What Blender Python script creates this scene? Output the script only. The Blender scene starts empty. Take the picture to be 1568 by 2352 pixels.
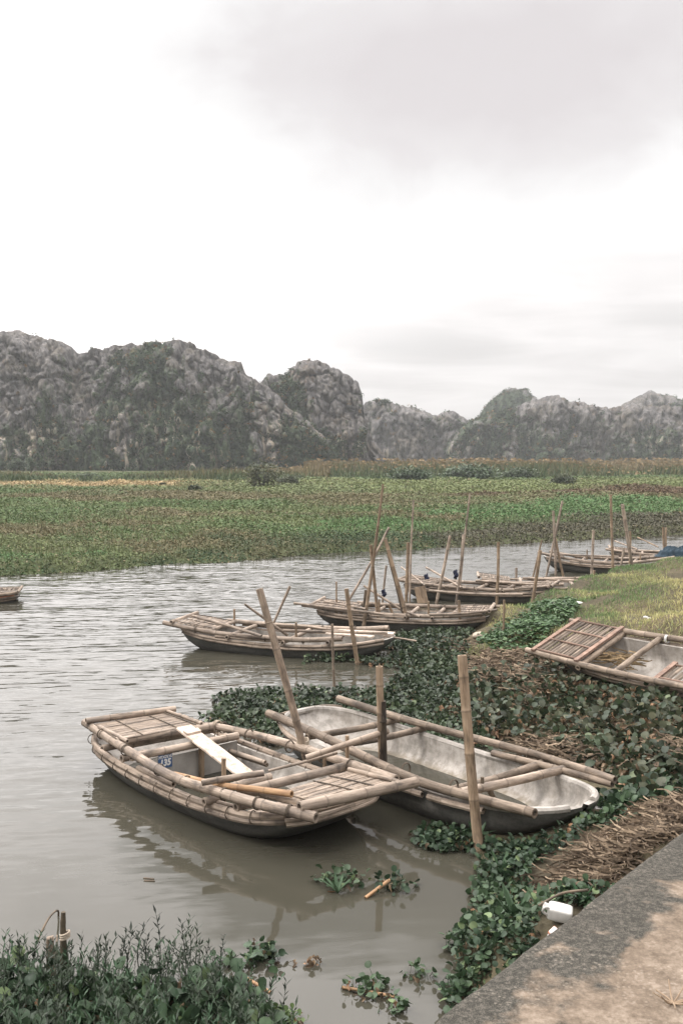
import bpy, math, random
import numpy as np
from mathutils import Vector, Matrix

rng = np.random.default_rng(7)
random.seed(11)
sc = bpy.context.scene
COL = sc.collection
PI = math.pi

# ------------------------------------------------------------------ camera model
H = 2.8
F = 2287.0
CX, CY = 784.0, 1176.0
PITCH = math.atan((CY - 1050.0) / F)
cp, sp = math.cos(PITCH), math.sin(PITCH)

def ray(u, v):
    x = (u - CX) / F
    z = (CY - v) / F
    return Vector((x, cp + z * sp, -sp + z * cp))

def at_z(u, v, z):
    d = ray(u, v)
    t = (z - H) / d.z
    return Vector((d.x * t, d.y * t, z))

def at_y(u, v, Y):
    d = ray(u, v)
    t = Y / d.y
    return Vector((d.x * t, Y, H + d.z * t))

cam = bpy.data.cameras.new('camera')
cam.sensor_fit = 'VERTICAL'
cam.sensor_height = 36.0
cam.sensor_width = 24.0
cam.lens = 36.0 * F / 2352.0
cam.clip_start = 0.1
cam.clip_end = 4000
camo = bpy.data.objects.new('camera', cam)
COL.objects.link(camo)
camo.location = (0, 0, H)
camo.rotation_euler = (PI / 2 - PITCH, 0, 0)
sc.camera = camo

# ------------------------------------------------------------------ noise
def _hash(ix, iy, iz, seed):
    h = (ix.astype(np.int64) * 374761393 + iy.astype(np.int64) * 668265263 + iz.astype(np.int64) * 2147483647 + seed * 1274126177) & 0xFFFFFFFF
    h = ((h ^ (h >> 13)) * 1274126177) & 0xFFFFFFFF
    h = ((h ^ (h >> 16)) * 2246822519) & 0xFFFFFFFF
    h = h ^ (h >> 15)
    return (h & 0xFFFFFF) / float(0xFFFFFF)

def vnoise(p, seed=0):
    p = np.asarray(p, float)
    i = np.floor(p)
    f = p - i
    u = f * f * f * (f * (f * 6 - 15) + 10)
    i = i.astype(np.int64)
    r = np.zeros(len(p))
    for a in (0, 1):
        wa = u[:, 0] if a else 1 - u[:, 0]
        for b in (0, 1):
            wb = u[:, 1] if b else 1 - u[:, 1]
            for c in (0, 1):
                wc = u[:, 2] if c else 1 - u[:, 2]
                r += wa * wb * wc * _hash(i[:, 0] + a, i[:, 1] + b, i[:, 2] + c, seed)
    return r * 2 - 1

def fbm(p, oct=4, seed=0, gain=0.5):
    p = np.asarray(p, float)
    r = np.zeros(len(p)); a = 1.0; s = 0
    for o in range(oct):
        r += a * vnoise(p * 2 ** o + 17.3 * o, seed + o)
        s += a; a *= gain
    return r / s

def worley(p, seed=0):
    p = np.asarray(p, float)
    i = np.floor(p).astype(np.int64)
    f = p - i
    d1 = np.full(len(p), 9.0); d2 = np.full(len(p), 9.0); cid = np.zeros(len(p))
    for a in (-1, 0, 1):
        for b in (-1, 0, 1):
            for c in (-1, 0, 1):
                x, y, z = i[:, 0] + a, i[:, 1] + b, i[:, 2] + c
                dx = a + _hash(x, y, z, seed) - f[:, 0]
                dy = b + _hash(x, y, z, seed + 1) - f[:, 1]
                dz = c + _hash(x, y, z, seed + 2) - f[:, 2]
                d = np.sqrt(dx * dx + dy * dy + dz * dz)
                m = d < d1
                d2 = np.where(m, d1, np.minimum(d2, d))
                cid = np.where(m, _hash(x, y, z, seed + 3), cid)
                d1 = np.where(m, d, d1)
    return d1, d2, cid

# ------------------------------------------------------------------ object helpers
def tag(o, label=None, cat=None, group=None, kind=None):
    if label: o['label'] = label
    if cat: o['category'] = cat
    if group: o['group'] = group
    if kind: o['kind'] = kind
    return o

def empty(name, loc, rot=(0, 0, 0), parent=None):
    o = bpy.data.objects.new(name, None)
    COL.objects.link(o)
    o.location = loc
    o.rotation_euler = rot
    o.empty_display_size = 0.2
    if parent: o.parent = parent
    return o

class MB:
    """collects shapes for ONE mesh object"""
    def __init__(s):
        s.v = []; s.f = []; s.lc = []; s.col = []; s.mi = []
    def add(s, vs, fs, lc=None, col=None, mi=0):
        n = len(s.v)
        s.v += [tuple(q) for q in vs]
        s.lc += [tuple(q) for q in (lc if lc is not None else vs)]
        if col is None: col = (0.5, 0, 0.5, 1)
        if isinstance(col, tuple): col = [col] * len(vs)
        s.col += col
        for q in fs:
            s.f.append([n + k for k in q]); s.mi.append(mi)
    def tube(s, pts, r, seg=10, nodes=0.28, tone=None, hollow=True, flat=1.0, r1=None, smooth=6, jit=0.0, mi=0):
        """bamboo or plain rod along a polyline; nodes = node spacing or 0"""
        pts = [Vector(p) for p in pts]
        if len(pts) > 2:
            # Catmull-Rom resample
            q = [pts[0] * 2 - pts[1]] + pts + [pts[-1] * 2 - pts[-2]]
            out = []
            for i in range(1, len(q) - 2):
                for k in range(smooth):
                    t = k / smooth
                    a, b, c, d = q[i - 1], q[i], q[i + 1], q[i + 2]
                    out.append(0.5 * ((2 * b) + (c - a) * t + (2 * a - 5 * b + 4 * c - d) * t * t + (3 * b - a - 3 * c + d) * t ** 3))
            out.append(pts[-1]); pts = out
        cum = [0.0]
        for a, b in zip(pts, pts[1:]): cum.append(cum[-1] + (b - a).length)
        L = cum[-1]
        if tone is None: tone = random.uniform(0.35, 0.65)
        seed = random.uniform(0, 50)
        st = {0.0: 0, L: 0}
        for c in cum[1:-1]: st[c] = 0
        if nodes:
            t = random.uniform(0.3, 1.0) * nodes
            while t < L - 0.02:
                st[max(t - 0.012, 0.001)] = 0; st[t] = 1; st[min(t + 0.012, L - 0.001)] = 0
                t += nodes * random.uniform(0.75, 1.25)
        ks = sorted(st)
        if r1 is None: r1 = r
        d0 = (pts[1] - pts[0]).normalized()
        up = Vector((0, 0, 1)) if abs(d0.z) < 0.9 else Vector((1, 0, 0))
        e1 = d0.cross(up).normalized()
        vs, lc, col, fs = [], [], [], []
        ci = 0; tone_c = [tone]
        so = (seed, seed * 1.7, seed * 2.3)
        def ringv(P, e1, e2, rr, z, nd):
            for k in range(seg):
                a = 2 * PI * k / seg
                vs.append(P + e1 * (math.cos(a) * rr) + e2 * (math.sin(a) * rr * flat))
                lc.append((math.cos(a) * r + so[0], math.sin(a) * r + so[1], z + so[2]))
                col.append((tone_c[0], nd, seed / 50.0, 1))
        rows = 0
        frames = []
        for z in ks:
            while ci < len(cum) - 2 and z > cum[ci + 1] + 1e-9: ci += 1
            t = (z - cum[ci]) / max(cum[ci + 1] - cum[ci], 1e-9)
            P = pts[ci].lerp(pts[ci + 1], t)
            d = (pts[ci + 1] - pts[ci]).normalized()
            e1 = (e1 - d * e1.dot(d)).normalized()
            e2 = d.cross(e1)
            rr = r + (r1 - r) * z / L
            if jit: rr *= 1 + random.uniform(-jit, jit)
            nd = st[z]
            if nd: rr *= 1.11; tone_c[0] = min(.95, max(.05, tone + random.uniform(-.11, .11)))
            if nodes: P = P + e1 * (math.sin(z * 2.3 + seed) * r * .32) + e2 * (math.cos(z * 1.7 + seed * 2) * r * .28)
            ringv(P, e1, e2, rr, z, float(nd)); rows += 1
            frames.append((P, d, e1.copy(), e2.copy(), rr))
        for i in range(rows - 1):
            for k in range(seg):
                k2 = (k + 1) % seg
                fs.append((i * seg + k, i * seg + k2, (i + 1) * seg + k2, (i + 1) * seg + k))
        # ends
        for (P, d, a1, a2, rr), sgn, row in ((frames[0], 1, 0), (frames[-1], -1, rows - 1)):
            if hollow:
                b = len(vs)
                ringv(P, a1, a2, rr * 0.62, 0, 0.0)
                b2 = len(vs)
                ringv(P + d * (sgn * min(0.05, L * 0.2)), a1, a2, rr * 0.6, 0, 1.0)
                for k in range(seg):
                    k2 = (k + 1) % seg
                    q1 = (row * seg + k, b + k, b + k2, row * seg + k2)
                    q2 = (b + k, b2 + k, b2 + k2, b + k2)
                    fs.append(q1 if sgn > 0 else q1[::-1]); fs.append(q2 if sgn > 0 else q2[::-1])
                cap = tuple(b2 + k for k in range(seg))
                fs.append(cap[::-1] if sgn > 0 else cap)
            else:
                cap = tuple(row * seg + k for k in range(seg))
                fs.append(cap[::-1] if sgn > 0 else cap)
        s.add(vs, fs, lc, col, mi)
    def box(s, c, size, M=None, tone=0.5, mi=0, bev=0.0):
        x, y, z = size[0] / 2, size[1] / 2, size[2] / 2
        if bev:
            b = min(bev, x * .9, y * .9, z * .9)
            vs = []
            for zz, i in ((-z, b), (-z + b, 0), (z - b, 0), (z, b)):
                xi, yi = x - i, y - i
                for (sx, sy) in ((1, 1), (-1, 1), (-1, -1), (1, -1)):
                    pa = (sx * (xi), sy * (yi - b)); pb = (sx * (xi - b), sy * yi)
                    if sx * sy > 0: vs += [Vector((*pa, zz)), Vector((*pb, zz))]
                    else: vs += [Vector((*pb, zz)), Vector((*pa, zz))]
            fs = []
            for r in range(3):
                for k in range(8):
                    k2 = (k + 1) % 8
                    fs.append((r * 8 + k, r * 8 + k2, r * 8 + 8 + k2, r * 8 + 8 + k))
            fs.append(tuple(range(7, -1, -1))); fs.append(tuple(range(24, 32)))
        else:
            vs = [Vector((sx * x, sy * y, sz * z)) for sx in (-1, 1) for sy in (-1, 1) for sz in (-1, 1)]
            fs = [(0, 1, 3, 2), (4, 6, 7, 5), (0, 4, 5, 1), (2, 3, 7, 6), (0, 2, 6, 4), (1, 5, 7, 3)]
        sd = random.uniform(0, 50)
        lc = [(q.x + sd, q.y + sd, q.z) for q in vs]
        if M is not None: vs = [M @ q for q in vs]
        vs = [q + Vector(c) for q in vs]
        s.add(vs, fs, lc, (tone, 0.0, sd / 50, 1), mi)
    def build(s, name, mats, parent=None, smooth=True, loc=None):
        me = bpy.data.meshes.new(name)
        vs = s.v
        if loc is not None:
            vs = [(a - loc[0], b - loc[1], c - loc[2]) for a, b, c in vs]
        me.from_pydata(vs, [], s.f)
        a = me.attributes.new('lc', 'FLOAT_VECTOR', 'POINT')
        a.data.foreach_set('vector', np.array(s.lc, dtype=np.float32).ravel())
        c = me.attributes.new('col', 'FLOAT_COLOR', 'POINT')
        c.data.foreach_set('color', np.array(s.col, dtype=np.float32).ravel())
        for m in (mats if isinstance(mats, (list, tuple)) else [mats]): me.materials.append(m)
        me.polygons.foreach_set('material_index', np.array(s.mi, dtype=np.int32))
        if smooth:
            me.polygons.foreach_set('use_smooth', np.ones(len(s.f), dtype=bool))
            try: me.set_sharp_from_angle(angle=math.radians(40))
            except Exception: pass
        me.update()
        o = bpy.data.objects.new(name, me)
        COL.objects.link(o)
        if loc is not None: o.location = loc
        if parent: o.parent = parent
        return o

def np_mesh(name, V, faces_sizes, loops, mat, col=None, smooth=False, attrs=None):
    """fast mesh from numpy arrays"""
    me = bpy.data.meshes.new(name)
    me.vertices.add(len(V)); me.vertices.foreach_set('co', np.asarray(V, dtype=np.float32).ravel())
    me.loops.add(len(loops)); me.loops.foreach_set('vertex_index', np.asarray(loops, dtype=np.int32))
    st = np.concatenate([[0], np.cumsum(faces_sizes)[:-1]]).astype(np.int32)
    me.polygons.add(len(faces_sizes)); me.polygons.foreach_set('loop_start', st)
    me.polygons.foreach_set('loop_total', np.asarray(faces_sizes, dtype=np.int32))
    me.polygons.foreach_set('use_smooth', np.full(len(faces_sizes), smooth, dtype=bool))
    if col is not None:
        a = me.attributes.new('col', 'FLOAT_COLOR', 'POINT')
        c = np.ones((len(V), 4), dtype=np.float32); c[:, :3] = col
        a.data.foreach_set('color', c.ravel())
    for k, val in (attrs or {}).items():
        a = me.attributes.new(k, 'FLOAT', 'POINT')
        a.data.foreach_set('value', np.asarray(val, dtype=np.float32))
    me.update(calc_edges=True)
    me.validate()
    me.materials.append(mat)
    o = bpy.data.objects.new(name, me)
    COL.objects.link(o)
    return o

def grid_mesh(name, P, mat, smooth=True, col=None, attrs=None):
    """P: (ny,nx,3)"""
    ny, nx = P.shape[:2]
    i = np.arange(ny * nx).reshape(ny, nx)
    q = np.stack([i[:-1, :-1], i[:-1, 1:], i[1:, 1:], i[1:, :-1]], -1).reshape(-1, 4)
    return np_mesh(name, P.reshape(-1, 3), np.full(len(q), 4), q.ravel(), mat, col, smooth, attrs)

class Scatter:
    """many leaves/blades collected into ONE stuff mesh"""
    def __init__(s): s.V = []; s.fs = []; s.lp = []; s.C = []; s.n = 0
    def add(s, tv, tf, pos, rot, scale, col, vcol=None):
        """tv (k,3), tf list of faces, pos (n,3), rot (n,3,3), scale (n,) or (n,3), col (n,3)"""
        n = len(pos)
        if n == 0: return
        tv = np.asarray(tv, float); k = len(tv)
        scale = np.asarray(scale, float)
        if scale.ndim == 1: scale = np.repeat(scale[:, None], 3, 1)
        L = tv[None, :, :] * scale[:, None, :]
        W = np.einsum('nij,nkj->nki', rot, L) + pos[:, None, :]
        s.V.append(W.reshape(-1, 3))
        c = np.repeat(col[:, None, :], k, 1)
        if vcol is not None: c = c * np.asarray(vcol)[None, :, None] if np.ndim(vcol) == 1 else c * np.asarray(vcol)[None]
        s.C.append(c.reshape(-1, 3))
        sizes = np.array([len(f) for f in tf]); flat = np.concatenate([np.array(f) for f in tf])
        off = s.n + np.arange(n)[:, None] * k
        s.fs.append(np.tile(sizes, n)); s.lp.append((off + flat[None, :]).ravel())
        s.n += n * k
    def build(s, name, mat, smooth=False):
        return np_mesh(name, np.concatenate(s.V), np.concatenate(s.fs), np.concatenate(s.lp), mat, np.concatenate(s.C), smooth)

def rotz_tilt(yaw, tilt, roll=None):
    """Rz(yaw) @ Ry(tilt) @ Rz(roll)"""
    n = len(yaw)
    cy_, sy_ = np.cos(yaw), np.sin(yaw); ct, st = np.cos(tilt), np.sin(tilt)
    Z = np.zeros(n); O = np.ones(n)
    Rz = np.stack([np.stack([cy_, -sy_, Z], -1), np.stack([sy_, cy_, Z], -1), np.stack([Z, Z, O], -1)], 1)
    Ry = np.stack([np.stack([ct, Z, st], -1), np.stack([Z, O, Z], -1), np.stack([-st, Z, ct], -1)], 1)
    R = Rz @ Ry
    if roll is not None:
        cr, sr = np.cos(roll), np.sin(roll)
        R = R @ np.stack([np.stack([cr, -sr, Z], -1), np.stack([sr, cr, Z], -1), np.stack([Z, Z, O], -1)], 1)
    return R

# ------------------------------------------------------------------ materials
def new_mat(name):
    m = bpy.data.materials.new(name); m.use_nodes = True
    nt = m.node_tree; nt.nodes.clear()
    out = nt.nodes.new('ShaderNodeOutputMaterial')
    b = nt.nodes.new('ShaderNodeBsdfPrincipled')
    nt.links.new(b.outputs[0], out.inputs[0])
    return m, nt, b
def N(nt, t, **kw):
    n = nt.nodes.new(t)
    for k, v in kw.items():
        if k in n.inputs.keys(): n.inputs[k].default_value = v
        else: setattr(n, k, v)
    return n
def ramp(nt, stops, fac=None, interp='LINEAR'):
    n = nt.nodes.new('ShaderNodeValToRGB'); n.color_ramp.interpolation = interp
    e = n.color_ramp.elements
    while len(e) < len(stops): e.new(0.5)
    for i, (p, c) in enumerate(stops):
        e[i].position = p; e[i].color = c if len(c) == 4 else (*c, 1)
    if fac is not None: nt.links.new(fac, n.inputs[0])
    return n
def mix(nt, a, b, fac, mode='MIX'):
    n = nt.nodes.new('ShaderNodeMix'); n.data_type = 'RGBA'; n.blend_type = mode
    for sock, val in ((n.inputs[0], fac), (n.inputs[6], a), (n.inputs[7], b)):
        if hasattr(val, 'links'): nt.links.new(val, sock)
        else: sock.default_value = val if not isinstance(val, tuple) or len(val) == 4 else (*val, 1)
    return n.outputs[2]
def math_(nt, op, a, b=None, c=None):
    n = nt.nodes.new('ShaderNodeMath'); n.operation = op
    for i, val in enumerate((a, b, c)):
        if val is None: continue
        if hasattr(val, 'links'): nt.links.new(val, n.inputs[i])
        else: n.inputs[i].default_value = val
    return n.outputs[0]
def noise(nt, vec, scale, detail=4, rough=0.55, mapscale=None, dist=0.0):
    if mapscale is not None:
        mp = nt.nodes.new('ShaderNodeMapping'); mp.inputs['Scale'].default_value = mapscale
        nt.links.new(vec, mp.inputs[0]); vec = mp.outputs[0]
    n = N(nt, 'ShaderNodeTexNoise', Scale=scale, Detail=detail, Roughness=rough, Distortion=dist)
    nt.links.new(vec, n.inputs['Vector'])
    return n.outputs['Fac']
def bump(nt, b, h, strength, dist):
    n = N(nt, 'ShaderNodeBump', Strength=strength, Distance=dist)
    nt.links.new(h, n.inputs['Height']); nt.links.new(n.outputs[0], b.inputs['Normal'])
    return n

def mat_bamboo(name, light, mid, dark, rough=0.72):
    m, nt, b = new_mat(name)
    at = N(nt, 'ShaderNodeAttribute', attribute_name='lc'); vec = at.outputs['Vector']
    ac = N(nt, 'ShaderNodeAttribute', attribute_name='col')
    sx = nt.nodes.new('ShaderNodeSeparateColor'); nt.links.new(ac.outputs['Color'], sx.inputs[0])
    streak = noise(nt, vec, 1.0, 4, 0.6, (90, 90, 5))
    blot = noise(nt, vec, 1.0, 4, 0.65, (14, 14, 4.5))
    c1 = ramp(nt, [(0.32, dark), (0.46, mid), (0.62, light)], blot).outputs[0]
    c2 = ramp(nt, [(0.3, (0.6, 0.58, 0.55)), (0.62, (1, 1, 1))], streak).outputs[0]
    big_ = noise(nt, vec, 1.0, 3, 0.6, (5, 5, 1.6))
    c1 = mix(nt, c1, (dark[0] * 1.25, dark[1] * 1.28, dark[2] * 1.35, 1), ramp(nt, [(.54, (0, 0, 0)), (.68, (.7, .7, .7))], big_).outputs[0])
    c = mix(nt, c1, c2, 0.9, 'MULTIPLY')
    tone = ramp(nt, [(0.0, (0.25, 0.23, 0.21)), (0.5, (0.97, 0.95, 0.93)), (1.0, (1.5, 1.45, 1.4))], sx.outputs[0]).outputs[0]
    c = mix(nt, c, tone, 1.0, 'MULTIPLY')
    nd = math_(nt, 'MULTIPLY', sx.outputs[1], 0.45)
    c = mix(nt, c, (dark[0] * .4, dark[1] * .4, dark[2] * .4, 1), nd)
    nt.links.new(c, b.inputs['Base Color'])
    b.inputs['Roughness'].default_value = rough
    b.inputs['Specular IOR Level'].default_value = 0.3
    h = math_(nt, 'ADD', streak, blot)
    bump(nt, b, h, 0.35, 0.004)
    return m

M = {}
M['bamboo'] = mat_bamboo('bamboo', (0.40, 0.335, 0.278), (0.275, 0.225, 0.182), (0.115, 0.097, 0.082))
M['bamboo_tan'] = mat_bamboo('bamboo_tan', (0.35, 0.268, 0.19), (0.255, 0.19, 0.13), (0.13, 0.10, 0.073))
M['bamboo_grey'] = mat_bamboo('bamboo_grey', (0.38, 0.31, 0.245), (0.23, 0.185, 0.145), (0.11, 0.09, 0.072))
M['bamboo_dark'] = mat_bamboo('bamboo_dark', (0.17, 0.135, 0.10), (0.10, 0.08, 0.06), (0.045, 0.038, 0.03))
M['bamboo_orange'] = mat_bamboo('bamboo_orange', (0.44, 0.29, 0.165), (0.33, 0.205, 0.115), (0.20, 0.13, 0.08))
M['plank'] = mat_bamboo('weathered_plank', (0.62, 0.55, 0.48), (0.47, 0.40, 0.34), (0.27, 0.225, 0.19), 0.85)
M['red_wood'] = mat_bamboo('reddish_wood', (0.31, 0.215, 0.17), (0.225, 0.15, 0.115), (0.14, 0.10, 0.08), 0.8)

def mat_plain(name, color, rough=0.7, var=0.25, scale=8.0, spec=0.3):
    m, nt, b = new_mat(name)
    tc = N(nt, 'ShaderNodeTexCoord')
    n = noise(nt, tc.outputs['Object'], scale, 5)
    lo = tuple(x * (1 - var) for x in color); hi = tuple(min(x * (1 + var), 0.9) for x in color)
    c = ramp(nt, [(0.3, lo), (0.7, hi)], n).outputs[0]
    nt.links.new(c, b.inputs['Base Color'])
    b.inputs['Roughness'].default_value = rough
    b.inputs['Specular IOR Level'].default_value = spec
    bump(nt, b, n, 0.15, 0.01)
    return m
M['rope'] = mat_plain('rope', (0.38, 0.32, 0.25), 0.9, 0.2, 40)
M['cord'] = mat_plain('dark_cord', (0.10, 0.08, 0.06), 0.9, 0.3, 40)
M['plastic'] = mat_plain('white_plastic', (0.56, 0.55, 0.52), 0.45, 0.15, 9, 0.4)
M['foam'] = mat_plain('white_foam', (0.70, 0.68, 0.65), 0.7, 0.1, 9)
M['tarp'] = mat_plain('blue_tarp', (0.024, 0.040, 0.054), 0.75, 0.4, 6, 0.08)
M['rag'] = mat_plain('blue_rag', (0.015, 0.02, 0.045), 0.8, 0.3, 30)
M['stone'] = mat_plain('pale_stone', (0.42, 0.36, 0.29), 0.9, 0.25, 12)
M['plate_blue'] = mat_plain('plate_blue', (0.035, 0.085, 0.20), 0.45, 0.1, 20, 0.5)
M['plate_white'] = mat_plain('plate_white', (0.68, 0.68, 0.66), 0.5, 0.06, 20)
M['orange_paint'] = mat_plain('orange_paint', (0.62, 0.22, 0.11), 0.5, 0.12, 14)
M['red_petal'] = mat_plain('red_plastic', (0.6, 0.05, 0.02), 0.6, 0.1, 20)
M['stump'] = mat_plain('wet_stump', (0.075, 0.06, 0.04), 0.8, 0.45, 22)

def mat_cement(name, stain=0.5, dirty=0.0):
    m, nt, b = new_mat(name)
    tc = N(nt, 'ShaderNodeTexCoord'); v = tc.outputs['Object']
    n1 = noise(nt, v, 3.2, 8, 0.68, None, 0.6)
    n2 = noise(nt, v, 14, 6, 0.65)
    n3 = noise(nt, v, 90, 3, 0.6)
    c = ramp(nt, [(0.26, (0.25, 0.233, 0.212)), (0.42, (0.31, 0.288, 0.26)), (0.50, (0.37, 0.343, 0.31)), (0.66, (0.44, 0.41, 0.375))],
             math_(nt, 'ADD', n1, math_(nt, 'MULTIPLY', math_(nt, 'SUBTRACT', n2, 0.5), stain))).outputs[0]
    c = mix(nt, c, ramp(nt, [(0.3, (0.8, 0.79, 0.77)), (0.6, (1, 1, 1))], n2).outputs[0], 0.7, 'MULTIPLY')
    stk = noise(nt, v, 1.0, 5, 0.65, (7, 7, 1.0), .4)
    c = mix(nt, c, ramp(nt, [(0.34, (.62, .6, .57)), (0.55, (1, 1, 1))], stk).outputs[0], .75, 'MULTIPLY')
    if dirty:
        # mud line left by standing water low in the hull
        sp_ = nt.nodes.new('ShaderNodeSeparateXYZ'); nt.links.new(v, sp_.inputs[0])
        z = math_(nt, 'ADD', sp_.outputs[2], math_(nt, 'MULTIPLY', math_(nt, 'SUBTRACT', n2, 0.5), 0.12))
        mk = ramp(nt, [(0.0, (1, 1, 1)), (1.0, (0, 0, 0))], math_(nt, 'MULTIPLY_ADD', z, 14.0, dirty)).outputs[0]
        c = mix(nt, c, (0.17, 0.135, 0.085, 1), math_(nt, 'MULTIPLY', mk, 0.85))
    nt.links.new(c, b.inputs['Base Color'])
    b.inputs['Roughness'].default_value = 0.85
    bump(nt, b, math_(nt, 'ADD', n2, math_(nt, 'MULTIPLY', n3, 0.5)), 0.35, 0.01)
    return m
M['cement'] = mat_cement('cement_lining', 0.5)
M['cement_wet'] = mat_cement('stained_cement_lining', 0.7, 0.35)
M['cement_grey'] = mat_plain('grey_cement', (0.33, 0.315, 0.29), 0.9, 0.2, 7)

def mat_hull():
    m, nt, b = new_mat('hull_outside')
    tc = N(nt, 'ShaderNodeTexCoord'); v = tc.outputs['Object']
    n1 = noise(nt, v, 5, 6, 0.6, (0.5, 0.5, 2)); n2 = noise(nt, v, 45, 4, 0.6)
    c = ramp(nt, [(0.3, (0.045, 0.046, 0.04)), (0.55, (0.085, 0.082, 0.072)), (0.75, (0.15, 0.142, 0.125))], n1).outputs[0]
    c = mix(nt, c, ramp(nt, [(0.35, (0.75, 0.75, 0.75)), (0.65, (1.1, 1.1, 1.1))], n2).outputs[0], 1.0, 'MULTIPLY')
    nt.links.new(c, b.inputs['Base Color']); b.inputs['Roughness'].default_value = 0.7
    bump(nt, b, n2, 0.3, 0.006)
    return m
M['hull'] = mat_hull()

def mat_vcol(name, rough=0.6, var=0.3, scale=20, spec=0.25, trans=0.0):
    m, nt, b = new_mat(name)
    ac = N(nt, 'ShaderNodeAttribute', attribute_name='col')
    tc = N(nt, 'ShaderNodeTexCoord')
    n = noise(nt, tc.outputs['Object'], scale, 3)
    c = mix(nt, ac.outputs['Color'], ramp(nt, [(0.3, (1 - var,) * 3), (0.7, (1 + var,) * 3)], n).outputs[0], 1.0, 'MULTIPLY')
    nt.links.new(c, b.inputs['Base Color'])
    b.inputs['Roughness'].default_value = rough
    b.inputs['Specular IOR Level'].default_value = spec
    if trans:
        tr = nt.nodes.new('ShaderNodeBsdfTranslucent'); nt.links.new(c, tr.inputs[0])
        ms = nt.nodes.new('ShaderNodeMixShader'); ms.inputs[0].default_value = trans
        nt.links.new(b.outputs[0], ms.inputs[1]); nt.links.new(tr.outputs[0], ms.inputs[2])
        nt.links.new(ms.outputs[0], nt.nodes['Material Output'].inputs[0])
    return m
M['leaf'] = mat_vcol('leaf', 0.5, 0.25, 25, 0.3, 0.15)
M['grass'] = mat_vcol('grass', 0.7, 0.25, 4, 0.15, 0.15)
M['straw'] = mat_vcol('straw', 0.85, 0.35, 30, 0.15)

def mat_water():
    m, nt, b = new_mat('water')
    tc = N(nt, 'ShaderNodeTexCoord'); v = tc.outputs['Object']
    mp = nt.nodes.new('ShaderNodeMapping'); mp.inputs['Rotation'].default_value = (0, 0, math.radians(-9))
    nt.links.new(v, mp.inputs[0]); vr = mp.outputs[0]
    def ncol(vec, sc_, detail, dist):
        m2 = nt.nodes.new('ShaderNodeMapping'); m2.inputs['Scale'].default_value = sc_
        nt.links.new(vec, m2.inputs[0])
        n_ = N(nt, 'ShaderNodeTexNoise', Scale=1.0, Detail=detail, Roughness=.5, Distortion=dist)
        nt.links.new(m2.outputs[0], n_.inputs['Vector'])
        c_ = nt.nodes.new('ShaderNodeVectorMath'); c_.operation = 'SUBTRACT'; nt.links.new(n_.outputs['Color'], c_.inputs[0]); c_.inputs[1].default_value = (.5, .5, .5)
        return c_.outputs[0]
    def vs(a_, k):
        c_ = nt.nodes.new('ShaderNodeVectorMath'); c_.operation = 'SCALE'; nt.links.new(a_, c_.inputs[0])
        if hasattr(k, 'links'): nt.links.new(k, c_.inputs['Scale'])
        else: c_.inputs['Scale'].default_value = k
        return c_.outputs[0]
    def va(a_, b_):
        c_ = nt.nodes.new('ShaderNodeVectorMath'); nt.links.new(a_, c_.inputs[0]); nt.links.new(b_, c_.inputs[1]); return c_.outputs[0]
    gust = noise(nt, v, 0.16, 2, 0.5)
    sx = nt.nodes.new('ShaderNodeSeparateXYZ'); nt.links.new(v, sx.inputs[0])
    # the lee of the near boats and the bank is calm, open water carries the breeze
    yy = math_(nt, 'MULTIPLY_ADD', sx.outputs[0], -0.55, sx.outputs[1])
    calm = nt.nodes.new('ShaderNodeMapRange'); calm.interpolation_type = 'SMOOTHSTEP'
    calm.inputs[1].default_value = 5.5; calm.inputs[2].default_value = 13.0
    calm.inputs[3].default_value = WCALM; calm.inputs[4].default_value = 1.0
    nt.links.new(yy, calm.inputs[0])
    amp = math_(nt, 'MULTIPLY', calm.outputs[0], math_(nt, 'MULTIPLY_ADD', gust, 0.9, 0.55))
    w1 = ncol(vr, (1.5, 7.0, 1), 2, 0.5); w2 = ncol(vr, (4.5, 19.0, 1), 2, 0.4); w3 = ncol(v, (.45, 1.3, 1), 1, 0.6)
    sl_ = vs(va(vs(w1, 0.05), vs(w2, 0.28)), amp)
    sl_ = va(sl_, vs(w3, 0.01))
    mu = nt.nodes.new('ShaderNodeVectorMath'); mu.operation = 'MULTIPLY'; nt.links.new(sl_, mu.inputs[0]); mu.inputs[1].default_value = (.35, 1.0, 0)
    ad = nt.nodes.new('ShaderNodeVectorMath'); ad.operation = 'ADD'; nt.links.new(mu.outputs[0], ad.inputs[0]); gm = nt.nodes.new('ShaderNodeNewGeometry'); nt.links.new(gm.outputs['Normal'], ad.inputs[1])
    no = nt.nodes.new('ShaderNodeVectorMath'); no.operation = 'NORMALIZE'; nt.links.new(ad.outputs[0], no.inputs[0])
    nt.links.new(no.outputs[0], b.inputs['Normal'])
    dirt = noise(nt, v, 0.5, 4, 0.6)
    c = ramp(nt, [(0.3, (0.042, 0.040, 0.030)), (0.7, (0.052, 0.049, 0.037))], dirt).outputs[0]
    nt.links.new(c, b.inputs['Base Color'])
    b.inputs['Roughness'].default_value = 0.03
    b.inputs['IOR'].default_value = 1.333
    return m
WCALM = 0.07
M['water'] = mat_water()

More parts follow.
